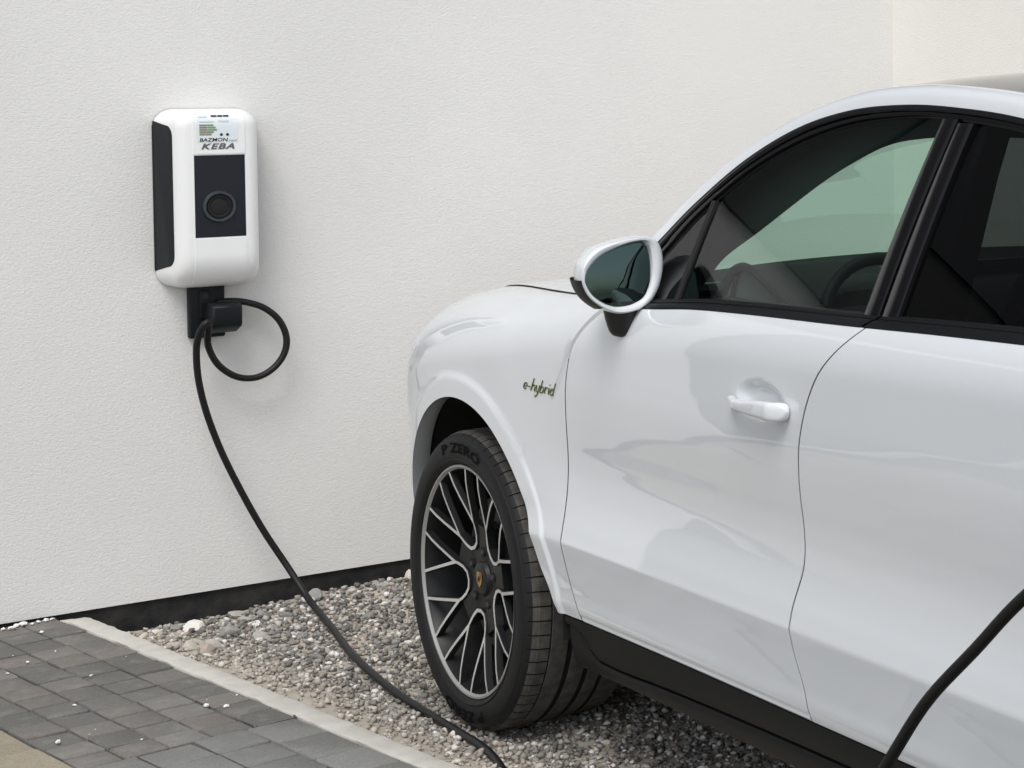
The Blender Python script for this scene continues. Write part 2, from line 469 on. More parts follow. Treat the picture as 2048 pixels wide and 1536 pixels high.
for (x, y, s) in [(-1.335, 1.30, .026), (-1.295, 1.24, .034), (-1.27, 1.20, .03), (-1.23, 1.245, .026), (-1.205, 1.20, .03), (-1.255, 1.10, .030), (-1.21, 1.13, .022), (-1.12, 1.33, .034), (-1.07, 1.22, .03),
                  (-1.17, 1.50, .034), (-1.03, 1.56, .03), (-.80, 1.57, .04), (-.60, 1.55, .024), (-.50, 1.58, .034), (-.46, 1.48, .026), (-1.25, 1.42, .026)]:
    put_stone(x, y, s)
for _ in range(70):
    y = rnd.uniform(1.22, YW - .05); x = rnd.uniform(-1.36, .3)
    if in_bed(x, y): put_stone(x, y, rnd.uniform(.011, .021))
n = 0
while n < 190:
    x, y = rnd.uniform(-1.3, -.1), rnd.uniform(-.6, 1.5)
    if in_bed(x, y) and -kerb_v(x, y) > .10 and not (-1.0 < x < -.65 and -.16 < y < .16):
        put_stone(x, y, rnd.uniform(.008, .0145)); n += 1

# paved path: every block its own piece
paved = mesh('paved_path', [(*uvp(u, v), .035) for u, v in ((-.12, .0), (6.5, .0), (6.5, 2.6), (-.12, 2.6))], [(0, 1, 2, 3)], M['joint'], smooth=False)
paved['kind'] = 'structure'
def block_mesh(name, lu, lv, h, m, seed):
    r = random.Random(seed)
    v, f = box_geo((-lu/2, -lv/2, -h), (lu/2, lv/2, 0), .0045)
    v = [(x + r.uniform(-.0012, .0012), y + r.uniform(-.0012, .0012), z + (r.uniform(-.0012, .0012) if z > -.02 else 0)) for x, y, z in v]
    me = bpy.data.meshes.new(name); me.from_pydata(v, [], f); me.materials.append(m)
    me.polygons.foreach_set('use_smooth', [True] * len(me.polygons)); me.set_sharp_from_angle(angle=R(50))
    return me
ang = math.atan2(UD.y, UD.x)
def put_block(me, u, v, z=.066, tilt=.012, name='paver'):
    o = bpy.data.objects.new(name, me); link(o, paved)
    x, y = uvp(u, v); o.location = (x, y, z + rnd.uniform(-.002, .002)); o.rotation_euler = (rnd.uniform(-tilt, tilt), rnd.uniform(-tilt, tilt), ang + rnd.uniform(-.012, .012))
    return o
def strip(u0, u1, v0, width, steps, m, gap=.0055, seed=0, name='paver'):
    r = random.Random(seed); u = u0; cache = {}
    while u < u1:
        L = r.choice(steps); L = min(L, u1 - u) if u1 - u - L < .03 else L
        k = (round(L, 4), r.randrange(3))
        if k not in cache: cache[k] = block_mesh(name, L - gap, width - gap, .05, m, hash(k) % 9999)
        put_block(cache[k], u + L/2, v0 + width/2, name=name); u += L
for c in range(5):
    strip(-.06 + .012 * (c % 2), 1.405, c * .098, .098, (.106, .11, .112, .114, .116, .118), M['dark_paver'], seed=10 + c)
for c in range(4):
    strip(1.405, 3.2, c * .1225, .1225, (.14, .165, .17), M['grey_slab'], seed=30 + c, name='slab')
for c in range(4):
    strip(-.06 + .03 * c, 3.6, .49 + c * .3, .3, (.3, .31), M['tan_slab'], gap=.007, seed=50 + c, name='tan_slab')
# pale chips lying on the blocks and along the foot of the wall
chip = [bpy.data.meshes.new('stone_chip') for _ in range(3)]
for me in chip:
    me.from_pydata([tuple(p) for p in stone_shape(iv1, .1)], [], [tuple(map(int, f)) for f in if1]); me.materials.append(M['white_stone'])
chips = [(.10, .095, .007), (.395, .235, .006), (.47, .31, .006), (.66, .18, .006), (1.155, .105, .0085), (1.20, .075, .008), (1.175, .45, .009), (.9, .31, .006)]
chips += [(rnd.uniform(-.035, .0), v, rnd.uniform(.006, .013)) for v in np.linspace(.02, .36, 19)]
chips += [(rnd.uniform(.1, 1.4), rnd.uniform(0, .46), rnd.uniform(.002, .004)) for _ in range(9)]
for u, v, s in chips:
    o = bpy.data.objects.new('stone_chip', chip[rnd.randrange(3)]); link(o, paved); x, y = uvp(u, v)
    if y > YW - .012: y = YW - .012
    o.location = (x, y, .068 + s * .4); o.scale = (s * rnd.uniform(.8, 1.4), s, s * .6); o.rotation_euler = (0, 0, rnd.uniform(0, 6))

# concrete edging between paving and gravel
ku = np.linspace(-.045, 6.5, 330); sec = [(.0, -.1), (.0, .064), (-.0015, .0675), (-.006, .069), (-.030, .069), (-.054, .0685), (-.0585, .067), (-.060, .062), (-.061, -.1)]
kv = []
for i, u in enumerate(ku):
    w = 1 - .35 * (1 - sstep(-.045, .05, u))
    for j, (v, z) in enumerate(sec):
        jit = .0007 * math.sin(u * 61 + j) + .0009 * math.sin(u * 23.7 + 2 * j) + rnd.uniform(-.0011, .0011) * (1 + (j > 5))
        zz = z + (rnd.uniform(-.0006, .0006) if z > 0 else 0) - (.012 * (1 - sstep(-.045, .03, u)) if z > 0 else 0)
        x, y = uvp(u, (v - .002) * (w if j > 3 else 1) + jit); kv.append((x, y, zz))
kerb = mesh('kerb', kv, grid_faces(len(ku), len(sec)) + [tuple(range(len(sec)))[::-1]], M['kerb'], sharp=60)
kerb['kind'] = 'structure'

# ------------------------------------------------------------------ the house wall
house = empty('house', (0, YW, 0), None, 'white stuccoed house wall with black plinth and inner corner behind the car', 'house')
def house_part(name, mb, m, sharp=40): 
    o = mb.build(name, m, None, sharp=sharp); o.parent = house; o.matrix_parent_inverse = Matrix.Translation((0, -YW, 0)); return o
house_part('stucco_wall', MB().box((-14, YW, .068), (XC + .001, YW + .3, 3.6)), M['stucco'])
house_part('side_wall', MB().box((XC, -14, .068), (XC + .3, YW + .3, 3.601)), M['cream_stucco'])
tw = house_part('added_terrace_window', MB().box((-4.70, YW - .006, .10), (-2.42, YW + .05, 2.25)), M['dark_plastic'])  # out of view, added for its dark reflection in the doors
def tw_part(name, mb, m): o = mb.build(name, m, None); o.parent = tw; o.matrix_parent_inverse = Matrix.Translation((0, -YW, 0)) @ Matrix.Translation((0, YW, 0)) if False else Matrix.Identity(4); return o
for x0, x1 in ((-4.64, -3.60), (-3.52, -2.48)): tw_part('pane', MB().box((x0, YW - .010, .17), (x1, YW + .02, 2.19)), M['roof_glass'])
tw_part('sill', MB().box((-4.75, YW - .05, .070), (-2.37, YW + .02, .0995), .003), M['kerb'])
house_part('added_cladding', MB().box((-14, YW - .03, 2.45), (XC + .0, YW + .29, 5.4)), M['cladding'])  # unseen dark band, added to darken reflections in the car glass
house_part('added_upper_window', MB().box((-3.6, YW - .05, 3.0), (-1.9, YW + .1, 4.4)), M['roof_glass'])  # unseen, added to be reflected in the car
house_part('side_roof', MB().box((XC - .12, -14, 3.6015), (XC + .5, YW - .031, 3.72)), M['cladding'])
house_part('plinth', MB().box((-14, YW + .012, -.3), (XC + .012, YW + .28, .0675)).box((XC + .012, -14, -.3), (XC + .28, YW + .28, .0675)), M['plinth'])

# ================================================================== CHARGING STATION
cx0 = -1.0745
charger = empty('charging_station', (cx0, YW, 1.0), None, 'white wall-mounted charging station with dark socket panel on the stucco wall', 'charger')
def cpart(name, verts, faces, m, parent=charger, sharp=40, mi=None):
    o = mesh(name, [(x - cx0 - (0), y - YW, z - 1.0) for x, y, z in verts], faces, m, parent, sharp=sharp, mi=mi); return o
Z0, Z1 = 1.000, 1.531
def ch_hw(z):
    t = max(0, (z - (Z1 - .055)) / .055); b = max(0, ((Z0 + .055) - z) / .055)
    return .140 - .055 * (1 - math.sqrt(max(0, 1 - t*t))) - .05 * (1 - math.sqrt(max(0, 1 - b*b)))
def ch_dp(z):
    t = max(0, (z - (Z1 - .045)) / .045); b = max(0, ((Z0 + .10) - z) / .10)
    return .150 - .05 * (1 - math.sqrt(max(0, 1 - t*t))) - .085 * (1 - math.sqrt(max(0, 1 - b*b)))
def ch_sec(z):
    hw, dp = ch_hw(z), ch_dp(z); r = min(.040, dp * .8); out = [(-hw, 0), (-hw + .22 * (dp - r) * .5, -(dp - r) * .5)]; tp = .22 * (dp - r)
    for k in range(9):
        a = k / 8 * math.pi / 2; out.append((-hw + tp + r * (1 - math.cos(a)), -(dp - r) - r * math.sin(a)))
    return out + [(-x, y) for x, y in reversed(out)]
zs_ = [Z0 + (Z1 - Z0) * (.5 - .5 * math.cos(math.pi * k / 48)) for k in range(49)]
cv = [];
for z in zs_: cv += [(cx0 + x, YW + y - .004, z) for x, y in ch_sec(z)]
ns = len(ch_sec(1.2))
cpart('housing', cv, grid_faces(len(zs_), ns, flip=True) + [tuple(range(ns)), tuple((len(zs_) - 1) * ns + k for k in range(ns))[::-1]], M['white_plastic'])
# back plate: thin dark edge against the wall
bp = [];
for z in (Z0 - .004, Z1 + .004): pass
cpart('back_plate', *box_geo((cx0 - .1425, YW - .012, Z0 + .05), (cx0 + .136, YW - .0005, Z1 - .045), .004), M['dark_plastic'])
# dark grip panels on both flanks
for s in (-1, 1):
    pv, pf = [], []
    outline = []
    za, zb_, yb, yf, rr = 1.066, 1.484, -.006, -.112, .034
    for (cy_, cz_, a0) in ((yf + rr, zb_ - rr, 90), (yf + rr, za + rr, 180)):
        for k in range(7): a = R(a0 + k * 15); outline.append((cy_ + rr * math.cos(a), cz_ + rr * math.sin(a)))
    outline += [(yb, za - .015), (yb, zb_ + .012)]
    N = len(outline)
    for dx in (.136, .1412, .1425):
        for (y, z) in outline:
            k = 1.0 if dx < .142 else .97
            pv.append((cx0 + s * (dx + .22 * y), YW + (y - (-.05)) * k - .05, (z - 1.26) * (1 if dx < .142 else .995) + 1.26))
    for r_ in range(2):
        for k in range(N): q = (r_*N + k, r_*N + (k+1) % N, (r_+1)*N + (k+1) % N, (r_+1)*N + k); pf.append(q if s < 0 else q[::-1])
    pf.append(tuple(range(2*N, 3*N)) if s < 0 else tuple(range(2*N, 3*N))[::-1])
    cpart('side_grip', pv, pf, M['dark_plastic'])
# raised front cover that follows the curved front
def cover(name, za, zb_, hw, lift, m, n=24, parent=charger):
    v, f = [], []
    for k in range(n + 1):
        z = za + (zb_ - za) * k / n; d = ch_dp(z)
        for x, e in ((-hw, -.003), (-hw + .0015, lift), (-hw*.33, lift), (hw*.33, lift), (hw - .0015, lift), (hw, -.003)): v.append((cx0 + x, YW - .004 - d - e, z))
    f = grid_faces(n + 1, 6, flip=True) + [tuple(range(6)), tuple(n*6 + k for k in range(6))[::-1]]
    return cpart(name, v, f, m, parent, sharp=30)
cover('lower_cover', 1.012, 1.149, .0725, .002, M['white_plastic'])
cover('upper_cover', 1.399, 1.521, .0725, .002, M['white_plastic'])
panel = cover('socket_panel', 1.1525, 1.3955, .0715, .0005, M['navy_panel'])
def disc_geo(rings, n=40, cap=True):
    """rings: (radius, depth) list from outside in; axis along -Y"""
    v, f = [], []
    for r, d in rings:
        for k in range(n): a = 2*math.pi*k/n; v.append((r*math.cos(a), -d, r*math.sin(a)))
    for i in range(len(rings) - 1):
        for k in range(n): f.append((i*n+k, i*n+(k+1) % n, (i+1)*n+(k+1) % n, (i+1)*n+k))
    if cap: f.append(tuple((len(rings)-1)*n + k for k in range(n)))
    return v, f
def fplace(name, geo, x, y, z, m, parent):
    v, f = geo; return cpart(name, [(a + x, b + y, c + z) for a, b, c in v], f, m, parent)
sx_, sy_, sz_ = cx0 - .004, YW - .154, 1.243
fplace('socket_collar', disc_geo([(.0475, -.001), (.0470, .006), (.0450, .0085), (.0400, .0095), (.0375, .0085), (.0360, .005), (.0355, .0012)], 48, cap=False), sx_, sy_, sz_, M['collar'], charger)
fplace('socket_hole', disc_geo([(.0362, .0016), (.0330, .0012), (.0325, .0050), (.0300, .0056), (.0280, .0050), (.0275, .0016), (.026, .0014)], 48), sx_, sy_, sz_, M['hole'], charger)
fplace('socket_face', disc_geo([(.0225, .0020), (.0215, .0030), (.0205, .0032)], 40), sx_, sy_, sz_ - .001, M['hole'], charger)  # black discs stand in for the shade of a deep opening
# lettering
def text_geo(body, size, shear=0, bold=0.0, spacing=1.0):
    cu = bpy.data.curves.new('t', 'FONT'); cu.body = body; cu.size = size; cu.shear = shear; cu.offset = bold; cu.space_character = spacing
    cu.align_x = 'LEFT'; cu.resolution_u = 3
    ob = bpy.data.objects.new('t', cu); COL.objects.link(ob)
    dg = bpy.context.evaluated_depsgraph_get(); dg.update()
    me = bpy.data.meshes.new_from_object(ob.evaluated_get(dg))
    v = [tuple(q.co) for q in me.vertices]; f = [tuple(p.vertices) for p in me.polygons]
    bpy.data.objects.remove(ob); bpy.data.meshes.remove(me); bpy.data.curves.remove(cu)
    return v, f
def print_text(name, body, x, z, width, height, m, shear=0, bold=0.0, spacing=1.0, lift=.0032):
    v, f = text_geo(body, 1.0, shear, bold, spacing)
    a = np.array(v); lo, hi = a.min(0), a.max(0)
    o = []
    for p in v:
        zz = z + (p[1] - lo[1]) / (hi[1] - lo[1]) * height
        o.append((x + (p[0] - lo[0]) / (hi[0] - lo[0]) * width, YW - .004 - ch_dp(zz) - lift, zz))
    return cpart(name, o, f, m, charger)
xl = cx0 - .0725
print_text('brand_lettering', 'KEBA', xl + .022, 1.4130, .092, .0175, M['print_grey'], .3, .035, 1.18)
# information sticker with a printed company line
def flat_patch(name, x0, x1, z0, z1, m, lift, n=5, parent=charger):
    v = []
    for k in range(n + 1):
        z = z0 + (z1 - z0) * k / n
        for x in (x0, x1): v.append((x, YW - .004 - ch_dp(z) - lift, z))
    return cpart(name, v, grid_faces(n + 1, 2, flip=True), m, parent)
stk = flat_patch('sticker', xl + .012, xl + .124, 1.4335, 1.5185, M['lilac'], .0027)
print_text('sticker_lettering', 'BAZMON', xl + .018, 1.4355, .078, .0110, M['print_black'], .15, .022, 1.0)
print_text('sticker_lettering', 'trend', xl + .098, 1.4355, .022, .006, M['print_grey'], .1, .0)
def print_bar(x, z, w, h, m):
    z = 1.4340 + (z - 1.4275) * 1.13; h *= 1.2
    flat_patch('sticker_print', xl + x, xl + x + w, z, z + h, m, .0034, 2)
for x, w in ((.052, .016), (.070, .014), (.086, .015)): print_bar(x, 1.4935, w, .0042, M['print_black'])
print_bar(.016, 1.4925, .026, .0035, M['print_blue']); print_bar(.018, 1.480, .040, .003, M['print_blue']); print_bar(.070, 1.4805, .03, .005, M['print_blue'])
for k, (z, w) in enumerate(((1.4695, .040), (1.4635, .046), (1.4575, .050), (1.4515, .040), (1.4455, .034))):
    print_bar(.018, z, w * .45, .0042, M['print_olive']); print_bar(.018 + w * .47, z, w * .5, .0042, M['print_green' if k < 3 else 'print_olive'])
for x in (.078, .095): fplace('sticker_print', disc_geo([(.0042, .0), (.0041, .0004)], 16), xl + x, YW - .004 - ch_dp(1.456) - .0033, 1.456, M['print_black'], charger)

# cable holder under the charger
holder = empty('cable_holder', (-1.08, YW, .84), None, 'dark plastic cable holder on the wall under the charging station', 'holder')
def hpart(name, mb, m): 
    o = mb.build(name, m, None); o.parent = holder; o.matrix_parent_inverse = Matrix.Translation((1.08, -YW, -.84)); return o
hp = MB(); hp.box((-1.131, YW - .028, .842), (-1.030, YW - .0005, 1.004), .006); hp.box((-1.104, YW - .036, .90), (-1.075, YW - .026, .985), .003)
hpart('wall_plate', hp, M['dark_plastic'])
hb = MB()
prof = [(-.020, .945), (-.075, .952), (-.112, .945), (-.118, .938), (-.118, .890), (-.112, .880), (-.060, .858), (-.020, .862)]
hv = [(x, YW + y, z) for x in (-1.090, -1.086, -1.012, -1.008) for y, z in prof]
n_ = len(prof)
hv = [(x, y + (.004 if i // n_ in (0, 3) and y < YW - .05 else 0), z) for i, (x, y, z) in enumerate(hv)]
hb.add(hv, [(i*n_+k, i*n_+(k+1) % n_, (i+1)*n_+(k+1) % n_, (i+1)*n_+k)[::-1] for i in range(3) for k in range(n_)] + [tuple(range(n_)), tuple(3*n_ + k for k in range(n_))[::-1]])
hpart('holder_block', hb, M['dark_plastic'])
hpart('screw_cap', MB().add(*tube_geo([(-1.087, YW - .027, .968), (-1.087, YW - .0375, .968)], .008, 16)), M['black_plastic'])

# ================================================================== CABLE
cab = [(-1.052, YW - .035, .948), (-1.022, YW - .055, .950), (-.985, YW - .066, .945), (-.935, YW - .072, .925), (-.893, YW - .076, .885), (-.872, YW - .078, .830), (-.880, YW - .078, .778), (-.915, YW - .078, .735), (-.965, YW - .078, .714), (-1.020, YW - .080, .724),
       (-1.070, YW - .085, .765), (-1.098, YW - .092, .822), (-1.104, YW - .112, .872), (-1.108, YW - .135, .900), (-1.122, YW - .140, .893), (-1.133, YW - .125, .862), (-1.136, YW - .108, .815), (-1.128, YW - .095, .725), (-1.104, YW - .085, .620), (-1.064, YW - .080, .500), (-1.010, YW - .082, .370), (-.952, YW - .090, .245), (-.893, YW - .115, .130), (-.862, YW - .19, .045),
       (-.868, YW - .31, .022), (-.905, 1.10, .020), (-.950, .84, .018), (-.985, .55, .018), (-1.003, .30, .018), (-1.012, .0, .020), (-1.048, -.33, .026), (-1.13, -.62, .03), (-1.28, -.95, .03), (-1.42, -1.35, .03), (-1.44, -1.75, .04), (-1.36, -2.05, .17), (-1.285, -2.26, .42), (-1.262, -2.37, .575), (-1.255, -2.46, .682), (-1.25, -2.577, .783), (-1.245, -2.70, .887), (-1.22, -2.86, 1.0), (-1.15, -3.02, 1.06), (-1.07, -3.12, 1.06), (-1.01, -3.17, 1.05)]
cab = [(x, y, max(z, gravel_z(x, y) + .013)) if y < 1.45 and z < .1 else (x, y, z) for x, y, z in cab]
cable = mesh('charging_cable', *tube_geo(catmull(cab, 9), .0098, 14), M['cable'], None)
tag(cable, 'long black charging cable looped under the charger and trailing over the gravel', 'cable')
plug = MB(); plug.add(*tube_geo([(-1.07, -3.12, 1.06), (-1.05, -3.14, 1.056), (-1.04, -3.15, 1.054), (-.99, -3.185, 1.046)], [.012, .022, .028, .028], 20))
plug.build('plug', M['black_plastic'], cable)

# ================================================================== CAR
# car axes = world axes: nose towards +Y, left flank at -X, front axle at Y = 0
car = empty('parked_car', (0, 0, 0), None, 'white sport utility car parked nose to the wall, plugged into a black cable', 'car')
WB = -2.895; ZC = .372; RA = .46            # rear axle, hub height, arch radius
W_ = Smooth1([(.95, .20), (.9, .53), (.85, .65), (.8, .70), (.7, .792), (.6, .860), (.5, .911), (.4, .940), (.3, .955), (.15, .968), (0, .974), (-.3, .976), (-.6, .974), (-1.0, .972), (-1.6, .976), (-2.1, .981), (-2.6, .99), (-2.9, .992), (-3.2, .985), (-3.45, .955), (-3.65, .90), (-3.8, .80), (-3.9, .60)], .055)
ZT_ = Smooth1([(.95, .84), (.8, .93), (.675, .985), (.55, 1.022), (.4, 1.056), (.15, 1.083), (-.15, 1.096), (-.5, 1.114), (-.7, 1.130), (-.95, 1.150), (-1.2, 1.166), (-1.7, 1.180), (-2.3, 1.198), (-3.0, 1.215), (-3.6, 1.18), (-3.9, 1.1)], .10)
A_ = Smooth1([(.9, .26), (.4, .25), (.15, .225), (-.15, .175), (-.5, .115), (-.7, .085), (-.95, .070), (-4, .070)], .12)
B_ = Smooth1([(.9, .24), (.4, .20), (.15, .18), (-.15, .155), (-.5, .128), (-.95, .12), (-4, .12)], .12)
ZB_ = Curve1([(-.5, 1.100), (-.75, 1.113), (-.957, 1.127), (-1.156, 1.142), (-1.36, 1.150), (-1.73, 1.160), (-2.06, 1.171), (-2.27, 1.177), (-2.8, 1.19), (-3.5, 1.19)])
D_ = Curve1([(.20, .085), (.30, .06), (.383, .036), (.390, .030), (.398, .0295), (.403, .0265), (.45, .020), (.52, .009), (.556, .0025), (.566, .001), (.574, .0025), (.60, .007), (.64, .0145), (.68, .0195), (.72, .0208), (.76, .0188), (.81, .013), (.87, .006), (.93, .001), (.97, 0.0)])
DF_ = Smooth1([(.20, .09), (.30, .06), (.385, .034), (.45, .022), (.55, .010), (.65, .004), (.78, .001), (.9, 0), (.97, 0)], .03)

def sec_zs(Y): return ZT_(Y) - B_(Y)
def sec_L(Y): return .82 * (A_(Y) + B_(Y))
def z2q(Y, z):
    zs = sec_zs(Y)
    if z <= zs: return z
    return zs + math.asin(min(1, (z - zs) / B_(Y))) / (math.pi / 2) * sec_L(Y)
def q_top(Y): return sec_zs(Y) + sec_L(Y)
def flank(Y, q):
    """left flank: unrolled height q -> point"""
    zs = sec_zs(Y)
    qq = min(q, zs)
    kh = sstep(.57, .66, qq)
    k = (sstep(-.42, -.12, Y) * (1 - kh) + sstep(-.70, -.26, Y) * kh) if Y > -1.5 else sstep(-2.45, -2.85, Y)
    dd = D_(qq) * (1 - k) + DF_(qq) * k
    for yc in (0.0, WB):
        r = math.hypot(Y - yc, qq - ZC)
        if r < .80:
            dd -= .0062 * (1 - sstep(.506, .524, r)) + .0040 * math.exp(-((r - .635) / .055) ** 2) * sstep(.62, .80, qq) * (sstep(-.40, -.05, Y) if yc == 0 else 0)
    # hollow behind the door handles
    for yh in (-1.476, -2.60):
        e = ((Y - yh) / .086) ** 2 + ((qq - .995) / .037) ** 2
        if e < 1.3: dd += .018 * (1 - sstep(.25, 1.25, e))
    if q <= zs: return (-(W_(Y) - dd), Y, q)
    f = (q - zs) / sec_L(Y) * math.pi / 2
    return (-(W_(Y) - dd - A_(Y) * (1 - math.cos(f))), Y, zs + B_(Y) * math.sin(f))

def both(o, name=None):
    """mirrored copy on the right side, sub-parts included"""
    c = o.copy(); COL.objects.link(c); c.parent = o.parent; c.scale.x = -1
    for ch in list(o.children):
        d = ch.copy(); COL.objects.link(d); d.parent = c
    return c

def inward(p):
    Y, z = p[1], p[2]; zs = sec_zs(Y)
    if z <= zs: return np.array((1.0, 0, 0))
    sn = min(.97, (z - zs) / B_(Y)); cs = math.sqrt(1 - sn * sn); d = np.array((cs * B_(Y), 0, -sn * A_(Y))); return d / np.linalg.norm(d)

def rim_fold(v, f, loop, depth=.014, pull=.0015):
    """fold the border of a panel inwards (towards the car's centre line)"""
    n0 = len(v); N = len(loop)
    cen = np.mean([v[i] for i in loop], axis=0)
    for i in loop:
        p = np.array(v[i]); v.append(tuple(p + inward(p) * .0010))
    for i in loop:
        p = np.array(v[i]); v.append(tuple(p + inward(p) * depth))
    for k in range(N):
        a, b = loop[k], loop[(k+1) % N]; c, d = n0 + k, n0 + (k+1) % N
        f.append((a, b, d, c)); f.append((c, d, d + N, c + N))

def quad_panel(name, yF, yB, qb, nu, nv, m, parent, us=None):
    v = []; ev = np.linspace(0, 1, nv)
    ys = us if us is not None else np.linspace(0, 1, nu)
    for u in ys:
        for t in ev:
            Yg = -1 - u
            z = qb; Y = yF(qb) + (yB(qb) - yF(qb)) * u
            for _ in range(3):
                qt = z2q(Y, ZB_(Y)); q = qb + (qt - qb) * t
                zz = flank(Y, q)[2]; Y = yF(zz) + (yB(zz) - yF(zz)) * u
            v.append(flank(Y, q))
    f = grid_faces(len(ys), nv, flip=False)
    nu = len(ys)
    loop = [i * nv for i in range(nu)] + [(nu-1)*nv + j for j in range(1, nv)] + [i*nv + nv - 1 for i in range(nu-2, -1, -1)] + [j for j in range(nv-2, 0, -1)]
    n0 = len(f); rim_fold(v, f, loop[::-1])
    mi = [0] * n0 + [k % 2 for k in range(len(f) - n0)]  # edge folds get the grey that imitates gap shade
    return mesh(name, v, f, [m, M['gap']], parent, sharp=32, mi=mi)

GAP = .0026
cutF = Smooth1([(.30, -.640), (.396, -.612), (.44, -.590), (.492, -.576), (.582, -.568), (.664, -.574), (.78, -.586), (.895, -.600), (.988, -.624), (1.04, -.655), (1.073, -.690), (1.105, -.738), (1.123, -.770), (1.2, -.9)], .03)
cutR = Smooth1([(.30, -1.610), (.419, -1.602), (.452, -1.598), (.50, -1.582), (.535, -1.576), (.575, -1.575), (.612, -1.578), (.655, -1.592), (.694, -1.604), (.761, -1.606), (.819, -1.605), (.896, -1.613), (.985, -1.640), (1.056, -1.682), (1.108, -1.736), (1.145, -1.786), (1.162, -1.812), (1.2, -1.86)], .018)
def cutQ(z):
    if z < .62: return WB + math.sqrt(.545 ** 2 - (max(z, .37) - ZC) ** 2)
    y1 = WB + math.sqrt(.545 ** 2 - .248 ** 2)
    return y1 + (-2.72 - y1) * sstep(.55, 1.25, z) * 1.05
QB = .386
front_door = quad_panel('front_door', lambda z: cutF(z) - GAP, lambda z: cutR(z) + GAP, QB, 250, 190, M['paint'], car)
rear_door = quad_panel('rear_door', lambda z: cutR(z) - GAP, lambda z: cutQ(z) + GAP, QB, 90, 110, M['paint'], car)

def polar_panel(name, yc, poly, a0, a1, nphi, nr, m, parent, lip=.05):
    """panel round a wheel arch; poly = outer border in (Y, q), a0..a1 = sweep of angles measured from -Y over the top"""
    P = [np.array(p) for p in poly]; c = np.array((yc, ZC)); v = []
    for i in range(nphi):
        a = a0 + (a1 - a0) * i / (nphi - 1); d = np.array((-math.cos(a), math.sin(a))); best = None
        for j in range(len(P) - 1):
            e = P[j+1] - P[j]; den = d[0]*(-e[1]) + e[0]*d[1]
            if abs(den) < 1e-12: continue
            w = P[j] - c; t = (w[0]*(-e[1]) + e[0]*w[1]) / den; s = (d[0]*w[1] - d[1]*w[0]) / den
            if t > 0 and -1e-9 <= s <= 1 + 1e-9: best = t if best is None else max(best, t)
        ro = best or .6
        ri = RA + .035 * sstep(.30, .03, abs(a if a < 1.57 else math.pi - a))
        for j in range(nr):
            w = (j / (nr - 1)); w = w ** 1.25
            r = ri + (ro - ri) * w; y, q = c + d * r
            v.append(flank(y, q))
    f = grid_faces(nphi, nr, flip=True)
    outer = [i*nr + nr - 1 for i in range(nphi)]
    # inner lip: fold deep into the arch
    b = len(v)
    for dx, sh in ((.004, .0015), (.030, .004), (lip, .014)):
        for i in range(nphi):
            p = v[i*nr]; dy, dz = p[1] - yc, p[2] - ZC; L = math.hypot(dy, dz); v.append((p[0] + dx, p[1] + dy / L * sh, p[2] + dz / L * sh))
    for k in range(3):
        for i in range(nphi - 1):
            r0 = [i*nr, (i+1)*nr] if k == 0 else [b + (k-1)*nphi + i, b + (k-1)*nphi + i + 1]
            f.append((r0[0], r0[1], b + k*nphi + i + 1, b + k*nphi + i)[::-1])
    # fold of the other borders
    loop = [j for j in range(nr)] + outer[1:] + [(nphi-1)*nr + j for j in range(nr-2, -1, -1)]
    n0 = len(v)
    for i in loop: p = np.array(v[i]); v.append(tuple(p + inward(p) * .014))
    nf = len(f)
    for k in range(len(loop) - 1): f.append((loop[k], loop[k+1], n0 + k + 1, n0 + k))
    return mesh(name, v, f, [m, M['gap']], parent, sharp=38, mi=[0] * nf + [1] * (len(f) - nf))

zsamp = np.linspace(QB, 1.121, 60)
polyF = [(-.488, QB)] + [(cutF(z) + GAP, z2q(cutF(z), z)) for z in zsamp]
polyF += [(y, q_top(y)) for y in np.linspace(cutF(1.121) + GAP, .545, 60)] + [(.545, .70), (.545, .25), (.40, .25)]
a0 = math.atan2(QB - ZC, .495); a1 = math.pi - math.atan2(.33 - ZC, .49)
fender = polar_panel('front_fender', 0.0, polyF, a0, a1, 150, 46, M['paint'], car)
# rear quarter
polyQ = [(WB + .50, QB), (cutQ(QB) - GAP, QB)] + [(cutQ(z) - GAP, z2q(cutQ(z), z)) for z in np.linspace(QB, 1.17, 50)]
polyQ += [(y, z2q(y, ZB_(y))) for y in np.linspace(cutQ(1.185) - GAP, -3.62, 40)] + [(-3.62, .8), (-3.62, .25), (-3.3, .25)]
quarter = polar_panel('rear_quarter_panel', WB, polyQ, a0, a1, 120, 40, M['paint'], car)
for o in (fender, quarter): both(o)

# ---- bonnet
def bonnet_pt(Y, s):
    he = W_(Y) - A_(Y) - .0035; h = he * s
    return (-h, Y, ZT_(Y) + .0045 + .014 * (1 - (h / he) ** 2) * sstep(.9, .3, Y) - .0015 * sstep(.97, 1, abs(s)))
bv = []; nY, nS = 60, 41
for i in range(nY):
    Y = -.62 + (.80 + .62) * i / (nY - 1)
    for j in range(nS): bv.append(bonnet_pt(Y, 1 - 2 * j / (nS - 1)))
bf = grid_faces(nY, nS, flip=False)
bl = [i*nS for i in range(nY)] + [(nY-1)*nS + j for j in range(1, nS)] + [i*nS + nS-1 for i in range(nY-2, -1, -1)] + list(range(nS-2, 0, -1))
b0 = len(bv); bv += [(bv[i][0] * .995, bv[i][1], bv[i][2] - .015) for i in bl]
bf += [(bl[k], bl[(k+1) % len(bl)], b0 + (k+1) % len(bl), b0 + k) for k in range(len(bl))]
mesh('bonnet', bv, bf, [M['paint'], M['seal']], car, sharp=35, mi=[0] * (len(bf) - len(bl)) + [1] * len(bl))  # edge fold painted black as the bonnet's shadow line

